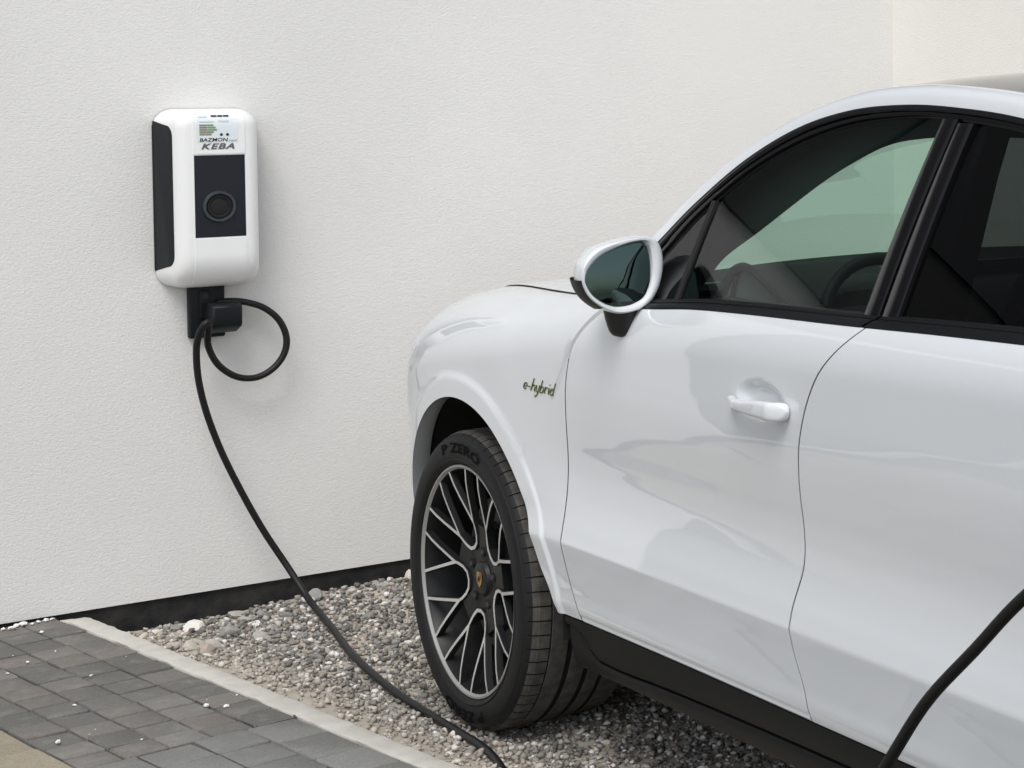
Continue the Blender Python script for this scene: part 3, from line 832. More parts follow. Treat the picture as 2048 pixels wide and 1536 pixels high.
# ---- bumpers (sweep of a profile round the plan of the nose / tail)
def bumper(name, plan, prof, m, sgn=1):
    P = catmull([Vector((x, y, 0)) for x, y in plan], 8); N = len(P); v = []
    for i, p in enumerate(P):
        t = (P[min(i+1, N-1)] - P[max(i-1, 0)]).normalized(); n = Vector((t.y, -t.x, 0)) * sgn
        for off, z in prof(p.y): q = p - n * off; v.append((q.x, q.y, z))
    return mesh(name, v, grid_faces(N, len(v) // N, flip=(sgn < 0)), m, car, sharp=45)
front_plan = [(-.876, .548), (-.846, .60), (-.78, .70), (-.685, .80), (-.56, .875), (-.42, .925), (-.2, .95), (0, .957), (.2, .95), (.42, .925), (.56, .875), (.685, .80), (.78, .70), (.846, .60), (.876, .548)]
def fprof(y):
    zt = ZT_(min(y, .95)) - .01; return [(.10, .20), (.03, .24), (.008, .34), (0, .45), (0, .62), (.006, .72), (.03, zt - .14), (.08, zt - .07), (.15, zt - .02), (.24, zt)]
bumper('front_bumper', front_plan, fprof, M['paint'], -1)
rear_plan = [(x, WB * .0 - 3.62 - (y - .548) * .72) for x, y in front_plan]
rear_plan = [(x * 1.04, y) for x, y in rear_plan]
def rprof(y): return [(.12, .25), (.03, .30), (0, .45), (0, .70), (.02, .85), (.03, 1.0), (.06, 1.12), (.10, 1.19)]
bumper('rear_bumper', rear_plan, rprof, M['paint'], 1)

# ---- greenhouse
def gx_(z): return -(.915 - .525 * (z - 1.15)) - .006 * math.sin(min(max((z - 1.15) / .4, 0), 1) * math.pi) + .006 * 0
def catm2(pts, per=8): return [(p.x, p.y) for p in catmull([Vector((a, b, 0)) for a, b in pts], per)]
out_c = catm2([(-.700, 1.118), (-.755, 1.165), (-.85, 1.262), (-.936, 1.347), (-1.064, 1.444), (-1.213, 1.513), (-1.378, 1.55), (-1.552, 1.563), (-1.728, 1.561), (-1.979, 1.542), (-2.3, 1.492), (-2.7, 1.40), (-3.05, 1.285), (-3.22, 1.20)])
in_c = catm2([(-.835, 1.150), (-.862, 1.190), (-.905, 1.246), (-.972, 1.323), (-1.094, 1.413), (-1.241, 1.48), (-1.401, 1.522), (-1.571, 1.539), (-1.728, 1.539), (-1.979, 1.520), (-2.3, 1.470), (-2.68, 1.378), (-2.98, 1.270), (-3.08, 1.20)])
def gp(y, z, dx=0.0): return (gx_(z) + dx, y, z)
def strip_between(name, A, Bc, m, parent, prof, sharp=35):
    """prof: (t, lift) across from curve A to curve B"""
    v = []
    for (ya, za), (yb, zb) in zip(A, Bc):
        for t, l in prof: v.append(gp(ya + (yb - ya) * t, za + (zb - za) * t, -l))
    return mesh(name, v, grid_faces(len(A), len(prof), flip=True), m, parent, sharp=sharp)
# split the frame at the door cut
iB = min(range(len(out_c)), key=lambda i: abs(out_c[i][0] + 1.775))
fr_prof = [(-.02, -.012), (0, .002), (.12, .0045), (.30, .005), (.36, .0035), (.40, -.001), (.44, .0015), (.70, .0025), (.76, .002), (.80, -.004), (1, -.0055), (1.04, -.012)]
wf = strip_between('window_frame', out_c[:iB+1], in_c[:iB+1], M['gloss_black'], front_door, fr_prof)
wr = strip_between('window_frame', out_c[iB:], in_c[iB:], M['gloss_black'], rear_door, fr_prof)
# rubber line between painted pillar and frame
def offs(C, dy, dz): return [(y + dy, z + dz) for y, z in C]
strip_between('window_seal', [(y + .004, z + .006) for y, z in out_c], out_c, M['seal'], front_door, [(0, -.006), (.5, .003), (1, .001)])

# belt trim below the glass
def belt_strip(name, y0, y1, parent):
    v = []; n = 40
    for i in range(n + 1):
        y = y0 + (y1 - y0) * i / n; zb = ZB_(y); x0 = flank(y, z2q(y, zb))[0]
        zt = zb + .018 + .006 * sstep(-1.0, -1.2, y) * 0; xt = gx_(max(1.15, zt))
        for t, l in ((0, -.012), (0, .001), (.2, .004), (.55, .0035), (.62, 0), (.66, -.003), (.70, .001), (.9, .002), (1, 0), (1.05, -.012)): 
            v.append((x0 + (xt - x0) * t - l, y, zb + .001 + (zt - zb) * t))
    return mesh(name, v, grid_faces(n + 1, 10, flip=False), M['satin_black'], parent, sharp=35)
belt_strip('belt_trim', -.715, -1.795, front_door); belt_strip('belt_trim', -1.803, -3.10, rear_door)

# glass panes (4 mm sheets)
def glass_pane(name, poly, m, parent, dx=.006, th=.004):
    """poly in (y, z), convex enough; made as columns between lower and upper outline"""
    ys = sorted(set(round(p[0], 4) for p in poly)); v = []; 
    lo, hi = poly_bounds(poly)
    n = 36; y0, y1 = min(ys) + .0005, max(ys) - .0005
    nv = 8
    for i in range(n + 1):
        y = y0 + (y1 - y0) * i / n; a, b = lo(y), hi(y)
        for j in range(nv + 1): z = a + (b - a) * j / nv; v.append(gp(y, z, dx))
    f = grid_faces(n + 1, nv + 1, flip=True)
    return mesh(name, v, f, m, parent, sharp=60)
def poly_bounds(poly):
    segs = [(poly[k], poly[(k+1) % len(poly)]) for k in range(len(poly))]
    def zs(y):
        out = []
        for (a, b) in segs:
            if min(a[0], b[0]) <= y <= max(a[0], b[0]) and a[0] != b[0]: out.append(a[1] + (b[1] - a[1]) * (y - a[0]) / (b[0] - a[0]))
        return out or [1.2]
    return (lambda y: min(zs(y))), (lambda y: max(zs(y)))
gl_top = [p for p in in_c if -1.735 < p[0] < -1.012]
glass_pane('window_glass', gl_top + [(-1.735, 1.540), (-1.735, 1.160), (-1.40, 1.158), (-1.012, 1.146)], M['glass'], front_door)
gl_q = [p for p in in_c if -1.003 < p[0] < -.84]
glass_pane('quarter_glass', gl_q + [(-1.003, 1.352), (-1.003, 1.146), (-.84, 1.135)], M['glass'], front_door)
gl_r = [p for p in in_c if -3.05 < p[0] < -1.85]
glass_pane('window_glass', [(-1.845, 1.165), (-1.845, 1.528)] + gl_r + [(-3.06, 1.19), (-2.5, 1.18)], M['privacy'], rear_door)
# bars on the glass line: quarter-light bar, door pillars
def bar(name, y0, z0, y1, z1, w, m, parent, lift=.004, deep=.02):
    v = []
    for k in range(9):
        t = k / 8; y = y0 + (y1 - y0) * t; z = z0 + (z1 - z0) * t
        for dy, l in ((w/2, -deep), (w/2, lift - .0015), (w/2 - .002, lift), (-w/2 + .002, lift), (-w/2, lift - .0015), (-w/2, -deep)): v.append(gp(y + dy, z, -l))
    return mesh(name, v, grid_faces(9, 6, flip=False), m, parent, sharp=35)
bar('quarter_bar', -1.022, 1.143, -1.003, 1.356, .014, M['seal'], front_door, .002)
bar('pillar_trim', -1.765, 1.160, -1.748, 1.541, .050, M['gloss_black'], front_door, .004)
bar('pillar_trim', -1.826, 1.165, -1.805, 1.534, .050, M['gloss_black'], rear_door, .004)
# handles
def handle(yc, parent):
    """grip bar bridging the hollow: slim front foot, deeper rear end"""
    n = 44; k = 20; v = []
    for i in range(n + 1):
        t = i / n; y = yc + .113 - .228 * t
        e0, e1 = min(1, t / .07), min(1, (1 - t) / .09)
        endf = math.sqrt(max(0, 1 - (1 - e0) ** 2)) * math.sqrt(max(0, 1 - (1 - e1) ** 2))
        top = .0105 + .0065 * sstep(.30, .80, t) - .0022 * math.sin(math.pi * min(1, t / .6)) ** 2
        bot = .0130 + .0065 * sstep(.15, .75, t)
        arch = sstep(0, .26, t) * sstep(1.0, .80, t)
        x = -(W_(y) + .006) - .017 * arch - .003; th = .0085 + .0035 * sstep(.55, .9, t)
        z0 = .9845 + .002 * t
        for a in range(k):
            an = 2 * math.pi * a / k; c, sn = math.cos(an), math.sin(an)
            hh = (top if sn > 0 else bot) * max(endf, .05)
            v.append((x + th * math.copysign(abs(c) ** .62, c) * max(endf, .25), y, z0 + hh * math.copysign(abs(sn) ** .62, sn)))
    f = [(i*k+a, i*k+(a+1) % k, (i+1)*k+(a+1) % k, (i+1)*k+a) for i in range(n) for a in range(k)] + [tuple(range(k))[::-1], tuple(n*k+a for a in range(k))]
    return mesh('door_handle', v, f, M['paint'], parent, sharp=60)
handle(-1.482, front_door); handle(-2.60, rear_door)
def gap_shade(name, cut, z0, z1, parent):
    v = []
    for z in np.linspace(z0, z1, 60):
        y = cut(z); 
        p0 = np.array(flank(y, z2q(y, z)))
        for dy in (-.008, .008): q0 = p0 + inward(p0) * .0045; v.append((q0[0], y + dy, q0[2]))
    return mesh(name, v, grid_faces(60, 2, flip=True), M['gap'], parent)  # grey strip painted as the shade inside a shut line
gap_shade('door_gap_shade', cutF, .389, 1.118, front_door); gap_shade('door_gap_shade', cutR, .389, 1.158, rear_door)
gv2 = []
for y in np.linspace(-.70, .53, 60):
    x, _, z = flank(y, q_top(y))
    for dx in (-.008, .012): gv2.append((x + dx, y, z - .005 - (.006 if dx < 0 else 0)))
both(mesh('bonnet_gap_shade', gv2, grid_faces(60, 2, flip=True), M['seal'], car))  # black strip added as the shade in the bonnet gap
both(front_door); both(rear_door)

# ---- painted pillar and roof rail
rail_v = []
B_edge = []
for (y, z) in out_c:
    k = sstep(-1.0, -1.45, y); kr = sstep(-2.6, -3.2, y)
    ax, ay, az = gp(y, z)
    bx, by, bz = ax + .030 + .014 * k, y + .034 * (1 - k), z + .020 + .023 * k
    for t in (-.08, 0, .12, .3, .5, .7, .85, 1.0, 1.04):
        bul = .012 * math.sin(math.pi * min(max(t, 0), 1)); tt = min(max(t, 0), 1)
        x = ax + (bx - ax) * tt - bul * .8; zz = az + (bz - az) * tt + bul * .9
        if t < 0: x += .012
        if t > 1: x += .004; zz -= .012
        rail_v.append((x, ay + (by - ay) * tt + (.006 * (1 - k) if t >= 0 else 0), zz + (.0025 if t < .05 else 0)))
    B_edge.append((bx, by, bz))
rail = mesh('roof_rail', rail_v, grid_faces(len(out_c), 9, flip=True), M['paint'], car, sharp=50)
both(rail)

# ---- windscreen, roof, rear screen
i_hd = min(range(len(out_c)), key=lambda i: abs(out_c[i][0] + 1.30))
i_rr = min(range(len(out_c)), key=lambda i: abs(out_c[i][0] + 2.75))
def cross(edge, dyc, dzc, n=25):
    rows = []
    for (x, y, z) in edge:
        rows.append([(x * (1 - 2*j/(n-1)), y + dyc(y) * (1 - (1 - 2*j/(n-1)) ** 2), z + dzc(y) * (1 - (1 - 2*j/(n-1)) ** 2)) for j in range(n)])
    return rows
def sheet(name, edge, dyc, dzc, m, flip=True):
    rows = cross(edge, dyc, dzc); v = [p for r in rows for p in r]; return mesh(name, v, grid_faces(len(rows), 25, flip=flip), m, car, sharp=60)
wedge = [(x + .006, y, z - .004) for x, y, z in B_edge[2:i_hd+1]]
sheet('windscreen', wedge, lambda y: .30 - .12 * sstep(-.8, -1.3, y), lambda y: .012 + .02 * sstep(-.9, -1.3, y), M['screen'])
redge = [(x + .004, y, z - .002) for x, y, z in B_edge[i_hd:i_rr+1]]
sheet('roof', redge, lambda y: .18 * sstep(-1.9, -1.3, y), lambda y: .032 + .012 * sstep(-1.3, -1.9, y), M['roof_glass'])
bedge = [(x + .004, y, z - .002) for x, y, z in B_edge[i_rr:]]
bedge += [(bedge[-1][0] - .02, -3.55, 1.19)]
sheet('rear_screen', bedge, lambda y: -.10, lambda y: .045, M['privacy'])
sheet('headliner', [(x + .02, y, z - .035) for x, y, z in B_edge[i_hd:i_rr+1]], lambda y: .16 * sstep(-1.9, -1.3, y), lambda y: .03, M['headliner'], flip=False)
# cowl between bonnet and windscreen
cv_ = []
for i in range(6):
    t = i / 5
    for j in range(25):
        s = 1 - 2*j/24; x0 = -.83 * s; y0 = -.60 + .0 * (1 - s*s); xw, yw, zw = wedge[0][0] * s, wedge[0][1] + .30 * (1 - s*s), wedge[0][2] + .012 * (1 - s*s)
        cv_.append((x0 + (xw - x0) * t, y0 + (yw - y0) * t, 1.105 + (zw - 1.105) * t))
mesh('cowl', cv_, grid_faces(6, 25, flip=True), M['satin_black'], car)

# ---- inner structure (dark) behind the panels
body = MB()
for s in (-1, 1):
    ys = np.linspace(-.56, -2.42, 40); zs2 = np.linspace(.31, 1.135, 12); v = []
    for y in ys:
        for z in zs2:
            x, _, zz = flank(y, min(z, z2q(y, ZB_(y))))
            v.append((s * (-(x + .028)), y, min(z, ZB_(y) - .004)))
    body.add(v, grid_faces(len(ys), len(zs2), flip=(s > 0)))
    body.box((min(s*.62, s*.84), -2.35, .262), (max(s*.62, s*.84), -.60, .30))
body.box((-.64, -3.6, .21), (.64, .8, .33))           # floor
body.box((-.80, -.60, .32), (.80, -.52, 1.06))        # bulkhead
body.box((-.62, -.45, .33), (.62, .72, .92))          # engine bay block
body.box((-.66, -3.55, .33), (.66, -2.45, .80))
body.build('body', M['liner'], car, smooth=False)
# wheel arch liners
for yc in (0.0, WB):
    for s in (-1, 1):
        v = []; n = 40
        for k in range(n + 1):
            a = -.12 + (math.pi + .24) * k / n
            for x, r in ((.93, .482), (.92, .485), (.60, .485), (.56, .40), (.56, .05)):
                yy = yc - r * math.cos(a); v.append((s * min(x, W_(yy) - .045), yy, ZC + r * math.sin(a)))
        f = grid_faces(n + 1, 5, flip=(s < 0))
        mesh('arch_liner', v, f, M['liner'], car, sharp=45)

# ---- sill trim
def sill(name, y0, y1, prof, parent, m):
    n = 50; v = []
    for i in range(n + 1):
        y = y0 + (y1 - y0) * i / n
        for o_, z in prof(y): v.append((-(W_(y) - o_), y, z))
    k = len(v) // (n + 1)
    return mesh(name, v, grid_faces(n + 1, k, flip=False) + [tuple(range(k)), tuple(n*k + j for j in range(k))[::-1]], m, parent, sharp=35)
seam = Curve1([(-.50, .365), (-.56, .355), (-.595, .340), (-.62, .318), (-.66, .302), (-.75, .300), (-.95, .306), (-1.57, .318), (-2.5, .325)])
up_p = lambda y: [(.12, .384), (.040, .384), (.036, .380), (.037, .36 if seam(y) < .355 else seam(y) + .006), (.041, .5*(seam(y) + .36)), (.047, seam(y) + .003), (.056, seam(y) + .001), (.12, seam(y) + .001)]
lo_p = lambda y: [(.12, seam(y) - .001), (.058, seam(y) - .001), (.048, seam(y) - .004), (.046, seam(y) - .012), (.050, .5*(seam(y) + .262)), (.060, .268), (.068, .258), (.085, .252), (.16, .25)]
s1 = sill('sill_trim', -.508, -2.385, up_p, car, M['satin_black']); s2 = sill('sill_trim', -.515, -2.385, lo_p, car, M['satin_black'])
both(s1); both(s2)

# ---- wheels
def lathe(prof, n, x0=0.0):
    """prof: (x, r); axis along X"""
    v = [(x, r * math.cos(2*math.pi*k/n), r * math.sin(2*math.pi*k/n)) for k in range(n) for x, r in prof]
    return v, grid_faces(n, len(prof), closed_u=True)
RT = .3725
def make_wheel(loc):
    w = empty('wheel', loc, car)
    # outer face of the wheel at x = 0, inboard = +x (left wheel)
    side = [(.030, .284), (.012, .286), (.000, .291), (-.007, .297), (-.010, .303), (-.0075, .3055), (-.0085, .308), (-.0100, .320), (-.0105, .332), (-.0092, .342), (-.0065, .3500), (-.0050, .3510), (-.0020, .3565), (.0025, .3615), (.0085, .3662), (.0160, .3698)]
    tread = []
    for x0, x1, dr in ((.022, .052, 0), (.0523, .0545, -.004), (.0548, .098, .001), (.1005, .109, -.0075), (.1115, .150, .0015), (.1525, .161, -.0075), (.1635, .196, .001), (.1985, .206, -.0065), (.2085, .250, 0)):
        rr_ = RT - (.0065 if x0 < 0 else 0) + dr
        tread += [(x0, RT + dr - (.0015 if dr >= 0 else 0)), (x0 + .001, RT + dr - .0004), (x1 - .001, RT + dr - .0004), (x1, RT + dr - (.0015 if dr >= 0 else 0))]
    inner = [(.262, .372), (.272, .355), (.272, .33), (.262, .30), (.245, .286)]
    prof = side + tread + inner
    nb_ = 66; sub = [0, .30, .60, .885, .905, .965, .985]
    v, f, mi = [], [], []
    npf = len(prof); angs = []
    for b in range(nb_):
        for s_ in sub: angs.append((b + s_) / nb_ * 2 * math.pi)
    for ai, a in enumerate(angs):
        groove = (ai % len(sub)) in (4, 5)
        for j, (x, r) in enumerate(prof):
            rr_ = r; aa = a
            if groove and -.004 <= x <= .0515 and r > .360: rr_ = r - .0038
            if r > .36: aa = a + .28 * max(0, x - .02)
            if rr_ > .25: pass
            v.append((x, rr_ * math.cos(aa), rr_ * math.sin(aa)))
    f = grid_faces(len(angs), npf, closed_u=True)
    mi = [1 if len(side) - 2 <= j < len(side) + len(tread) else 0 for i in range(len(angs)) for j in range(npf - 1)]
    b_ = len(side)
    dark = set()
    for k_, dr in enumerate((0, -.004, .001, -.0075, .0015, -.0075, .001, -.0065, 0)):
        if dr < 0: dark |= set(range(b_ + 4 * k_ - 1, b_ + 4 * k_ + 4))  # groove faces painted near-black to deepen their shade
    mi = [2 if (j in dark or (i % len(sub) in (3, 4, 5) and b_ - 4 <= j < b_ + 3)) else m_ for (i, j), m_ in zip(((i, j) for i in range(len(angs)) for j in range(npf - 1)), mi)]
    # flatten the contact patch
    v = [(x, y, max(z, -.3715)) for x, y, z in v]
    tyre = mesh('tyre', v, f, [M['rubber'], M['tread'], M['hole']], w, sharp=30, mi=mi)
    # raised sidewall name and a few ribs
    for word, amid in (('P ZERO', 90), ('P ZERO', -90)):
        tv, tf = text_geo(word, 1.0, 0, .03, 1.08); a_ = np.array(tv); lo, hi = a_.min(0), a_.max(0)
        o = []
        for p in tv:
            s_ = (p[0] - lo[0]) / (hi[0] - lo[0]) - .5; h_ = (p[1] - lo[1]) / (hi[1] - lo[1])
            rr_ = .3200 + .0260 * h_; an = R(amid) + s_ * R(40)
            o.append((-.0118, rr_ * math.cos(an), rr_ * math.sin(an)))
        mesh('tyre_lettering', o, tf, M['letter'], w, smooth=False)
    # rim barrel and lip
    rv, rf = lathe([(.030, .282), (.012, .2845), (.002, .289), (-.001, .2892), (-.0020, .2882), (-.0020, .2838), (.001, .2815), (.004, .2785)], 96)
    mesh('rim_lip', rv, rf, M['lip'], w, sharp=30)
    rv, rf = lathe([(.004, .2785), (.012, .276), (.035, .268), (.10, .262), (.18, .262), (.235, .272), (.245, .285)], 72)
    mesh('rim', rv, rf, M['alloy_dark'], w, sharp=40)
    # face: concave, five U-shaped twin spokes
    def fx(r): return .003 + .036 * sstep(.29, .06, r)
    def bladed(mb, pts, wf, wb, deep, face_w):
        """pts: (r, angle deg) polyline on the concave face"""
        P = [Vector((fx(r), -r * math.cos(R(a)) * (-1), r * math.sin(R(a)))) for r, a in pts]
        N = len(P); rows = []
        for i, p in enumerate(P):
            t = (P[min(i+1, N-1)] - P[max(i-1, 0)]); t.x = 0; t.normalize(); n_ = Vector((0, -t.z, t.y))
            wf_ = wf[i] if isinstance(wf, list) else wf
            rows.append([p + n_ * (wf_/2 + .0015) + Vector((deep, 0, 0)), p + n_ * wf_/2 + Vector((.0012, 0, 0)), p + n_ * (wf_/2 - .0010), p - n_ * (wf_/2 - .0010), p - n_ * wf_/2 + Vector((.0012, 0, 0)), p - n_ * (wf_/2 + .0015) + Vector((deep, 0, 0))])
        b = len(mb.v)
        for r_ in rows: mb.v += [tuple(q) for q in r_]
        for i in range(N - 1):
            for j in range(5):
                q = (b + i*6 + j, b + (i+1)*6 + j, b + (i+1)*6 + j + 1, b + i*6 + j + 1)
                mb.f.append(q); mb.m.append(1 if j == 2 else 0)
        mb.f.append(tuple(b + k for k in range(6))); mb.m.append(0)
        mb.f.append(tuple(b + (N-1)*6 + k for k in range(6))[::-1]); mb.m.append(0)
    for k in range(5):
        c_ = 204 + 72 * k; mb = MB()
        for s in (-1, 1):
            vx = (.150, c_ + s * 23.5)
            def line(p0, p1, n=5):
                a = np.array((p0[0] * math.cos(R(p0[1])), p0[0] * math.sin(R(p0[1])))); b = np.array((p1[0] * math.cos(R(p1[1])), p1[0] * math.sin(R(p1[1]))))
                return [(float(np.hypot(*(a + (b - a) * t))), math.degrees(math.atan2(*((a + (b - a) * t)[::-1])))) for t in np.linspace(0, 1, n)]
            bladed(mb, line((.2815, c_ + s * 7.0), (.140, c_ + s * 20.5)), [.0092, .0092, .0094, .0098, .0102], 0, .014, 0)
            bladed(mb, line((.2815, c_ + s * 28.5), (.140, c_ + s * 19.5)), [.0092, .0092, .0094, .0098, .0106], 0, .016, 0)
        bladed(mb, [(.146, c_ - 20), (.128, c_ - 20), (.108, c_ - 18.5), (.090, c_ - 13), (.083, c_), (.090, c_ + 13), (.108, c_ + 18.5), (.128, c_ + 20), (.146, c_ + 20)], [.0088, .0094, .0102, .0108, .0110, .0108, .0102, .0094, .0088], 0, .020, 0)
        mb.build('spoke', [M['alloy_dark'], M['alloy_cut']], w, sharp=30)
    # dark hub star
    hubm = MB()
    star = []
    for k in range(5):
        c_ = 240 + 72 * k
        star += [(.138, c_ - 13.5), (.138, c_ + 13.5), (.105, c_ + 18), (.086, c_ + 25), (.078, c_ + 36), (.086, c_ + 47), (.105, c_ + 54)]
    N = len(star)
    top = [(fx(r) + .006, r * math.cos(R(a)), r * math.sin(R(a))) for r, a in star]; bot = [(x + .045, y, z) for x, y, z in top]
    mid = [(fx(.045) + .004, .045 * math.cos(R(a)), .045 * math.sin(R(a))) for r, a in star]
    hubm.add(top + bot + mid, [(k, (k+1) % N, N + (k+1) % N, N + k) for k in range(N)] + [(2*N + k, 2*N + (k+1) % N, (k+1) % N, k) for k in range(N)])
    rv, rf = lathe([(fx(.045) + .004, .045), (fx(.03) - .004, .040), (fx(.03) - .006, .034), (fx(.03) - .006, .002)], 40)
    hubm.add(rv, rf)
    hubm.build('hub', M['alloy_dark'], w, sharp=35)
    for k in range(5):
        a = R(204 + 72 * k + 36); r = .068; yy, zz = r * math.cos(a), r * math.sin(a); bolts = MB()
        bolts.add(*tube_geo([(fx(r) - .001, yy, zz), (fx(r) + .02, yy, zz)], .0125, 14), 0)
        bolts.add(*tube_geo([(fx(r) - .003, yy, zz), (fx(r) + .01, yy, zz)], .0070, 6), 1)
        bolts.build('wheel_bolt', [M['hole'], M['disc']], w)
    # centre crest: shield with red and gold fields
    cap = MB(); xx = fx(.03) - .0075
    sh = [(-.014, .018), (.014, .018), (.016, .004), (.012, -.010), (0, -.021), (-.012, -.010), (-.016, .004)]
    cap.add([(xx, y, z) for y, z in sh], [tuple(range(len(sh)))], 0)
    for (y0, y1, z0, z1, mi_) in ((-.0125, -.001, .003, .016, 1), (.001, .0125, -.009, .001, 1), (-.005, .005, -.004, .007, 2)):
        cap.add([(xx - .0006 - .0004 * mi_, y0, z0), (xx - .0006 - .0004 * mi_, y1, z0), (xx - .0006 - .0004 * mi_, y1, z1), (xx - .0006 - .0004 * mi_, y0, z1)], [(0, 1, 2, 3)], mi_)
    cap.build('hub_crest', [M['crest_gold'], M['crest_red'], M['print_black']], w, smooth=False)
    # brake
    rv, rf = lathe([(.090, .08), (.088, .10), (.088, .196), (.092, .199), (.120, .199), (.124, .196), (.124, .10)], 64)
    mesh('brake_disc', rv, rf, M['disc'], w, sharp=30)
    cal = MB(); v = []
    for k in range(9):
        a = R(150 + 62 * k / 8)
        for x, r in ((.070, .135), (.070, .205), (.080, .222), (.13, .222), (.14, .205), (.14, .135)): v.append((x, r * math.cos(a), r * math.sin(a)))
    cal.add(v, grid_faces(9, 6, flip=False) + [tuple(range(6)), tuple(48 + k for k in range(6))[::-1]]); cal.build('brake_caliper', M['caliper'], w)
    return w
w0 = make_wheel((-.960, 0, ZC))
def copy_wheel(loc, flip, spin):
    c = w0.copy(); COL.objects.link(c); c.parent = car; c.location = loc
    if flip: c.scale.x = -1
    for ch in list(w0.children):
        d = ch.copy(); COL.objects.link(d); d.parent = c
    return c
copy_wheel((.960, 0, ZC), True, 0); copy_wheel((-.985, WB, ZC + .0015), False, 0); copy_wheel((.985, WB, ZC + .0015), True, 0)

# ---- door mirror
def make_mirror():
    YM = -.930
    hous = [(-1.079, 1.21), (-1.071, 1.234), (-1.04, 1.261), (-.983, 1.276), (-.937, 1.279), (-.909, 1.27), (-.896, 1.244), (-.895, 1.206), (-.907, 1.164), (-.934, 1.131), (-.985, 1.119), (-1.025, 1.13), (-1.061, 1.156), (-1.077, 1.185)]
    gls = [(-1.071, 1.196), (-1.063, 1.219), (-1.034, 1.246), (-.985, 1.265), (-.943, 1.2715), (-.926, 1.263), (-.9185, 1.237), (-.918, 1.205), (-.923, 1.175), (-.941, 1.145), (-.985, 1.132), (-1.022, 1.140), (-1.052, 1.160), (-1.067, 1.182)]
    def closed(pts, per=5):
        P = [Vector((x, 0, z)) for x, z in pts]; N = len(P); out = []
        for i in range(N):
            a, b, c, d = P[i-1], P[i], P[(i+1) % N], P[(i+2) % N]
            for k in range(per):
                t = k/per; out.append(.5*((2*b)+(c-a)*t+(2*a-5*b+4*c-d)*t*t+(3*b-a-3*c+d)*t**3))
        return [(p.x, p.z) for p in out]
    H, G = closed(hous), closed(gls); N = len(H); cx = sum(p[0] for p in H)/N; cz = sum(p[1] for p in H)/N
    root = mesh('mirror_housing', [], [], M['paint'], car)
    rows = []
    # from the glass recess, over the rim, round the shell to the nose of the housing
    rows.append([(x, YM + .055, z) for x, z in G])
    rows.append([(x, YM + .006, z) for x, z in G])
    rows.append([(x + (hx - x) * .35, YM + .001, z + (hz - z) * .35) for (x, z), (hx, hz) in zip(G, H)])
    rows.append([(x + (hx - x) * .75, YM + .001, z + (hz - z) * .75) for (x, z), (hx, hz) in zip(G, H)])
    for dy, k in ((.006, 1.0), (.018, 1.025), (.04, 1.03), (.065, .98), (.09, .86), (.11, .66), (.122, .40), (.127, .12)):
        rows.append([(cx + (x - cx) * k - .15 * dy * 0 + .12 * dy, YM + dy, cz + (z - cz) * k) for x, z in H])
    v = [p for r_ in rows for p in r_]
    f = []
    for i in range(len(rows) - 1):
        for k in range(N): f.append((i*N+k, i*N+(k+1) % N, (i+1)*N+(k+1) % N, (i+1)*N+k)[::-1])
    f.append(tuple((len(rows)-1)*N + k for k in range(N))[::-1])
    me = root.data; me.clear_geometry(); me.from_pydata(v, [], [q[::-1] for q in f]); me.polygons.foreach_set('use_smooth', [True] * len(me.polygons)); me.set_sharp_from_angle(angle=R(50)); me.update()
    # convex glass
    gvv = [(cx, YM + .024, cz)]
    for s in (.33, .66, .985):
        for x, z in G: gvv.append((cx + (x - cx) * s, YM + .024 + .004 * s * s - (x - cx) * s * .20 + (z - cz) * s * .11, cz + (z - cz) * s))
    gf = [(0, 1 + k, 1 + (k+1) % N) for k in range(N)] + [(1 + i*N + k, 1 + (i+1)*N + k, 1 + (i+1)*N + (k+1) % N, 1 + i*N + (k+1) % N) for i in range(2) for k in range(N)]
    mesh('mirror_glass', gvv, gf, M['mirror'], root)
    # dark lower cap and indicator slot
    lo = MB(); v = []
    half = [(k, H[k]) for k in range(N) if H[k][1] < 1.198 and H[k][0] < -1.025]
    half.sort(key=lambda q: -q[1][1])
    pts = [q[1] for q in half]
    for x, z in pts:
        for dy, k in ((.006, 1.002), (.02, 1.055), (.05, 1.085), (.085, 1.0), (.115, .62)): v.append((cx + (x - cx) * k + .12 * dy, YM + dy, cz + (z - cz) * k))
    lo.add(v, grid_faces(len(pts), 5)); lo.build('lower_cap', M['black_plastic'], root)
    # foot down to the door
    ft = MB(); v = []; n = 10
    for i, (x, y, z, rx, ry) in enumerate([(-.965, -.872, 1.142, .040, .046), (-.965, -.872, 1.120, .037, .044), (-.965, -.872, 1.10, .033, .039), (-.965, -.872, 1.085, .029, .034), (-.965, -.872, 1.074, .025, .029), (-.965, -.872, 1.066, .018, .022), (-.965, -.872, 1.062, .005, .007)]):
        for k in range(16): a = 2*math.pi*k/16; v.append((x + rx * math.cos(a), y + ry * math.sin(a), z))
    ft.add(v, [(i*16+k, i*16+(k+1) % 16, (i+1)*16+(k+1) % 16, (i+1)*16+k)[::-1] for i in range(6) for k in range(16)]); ft.build('mirror_foot', M['black_plastic'], root)
    return root
mir = make_mirror(); both(mir)

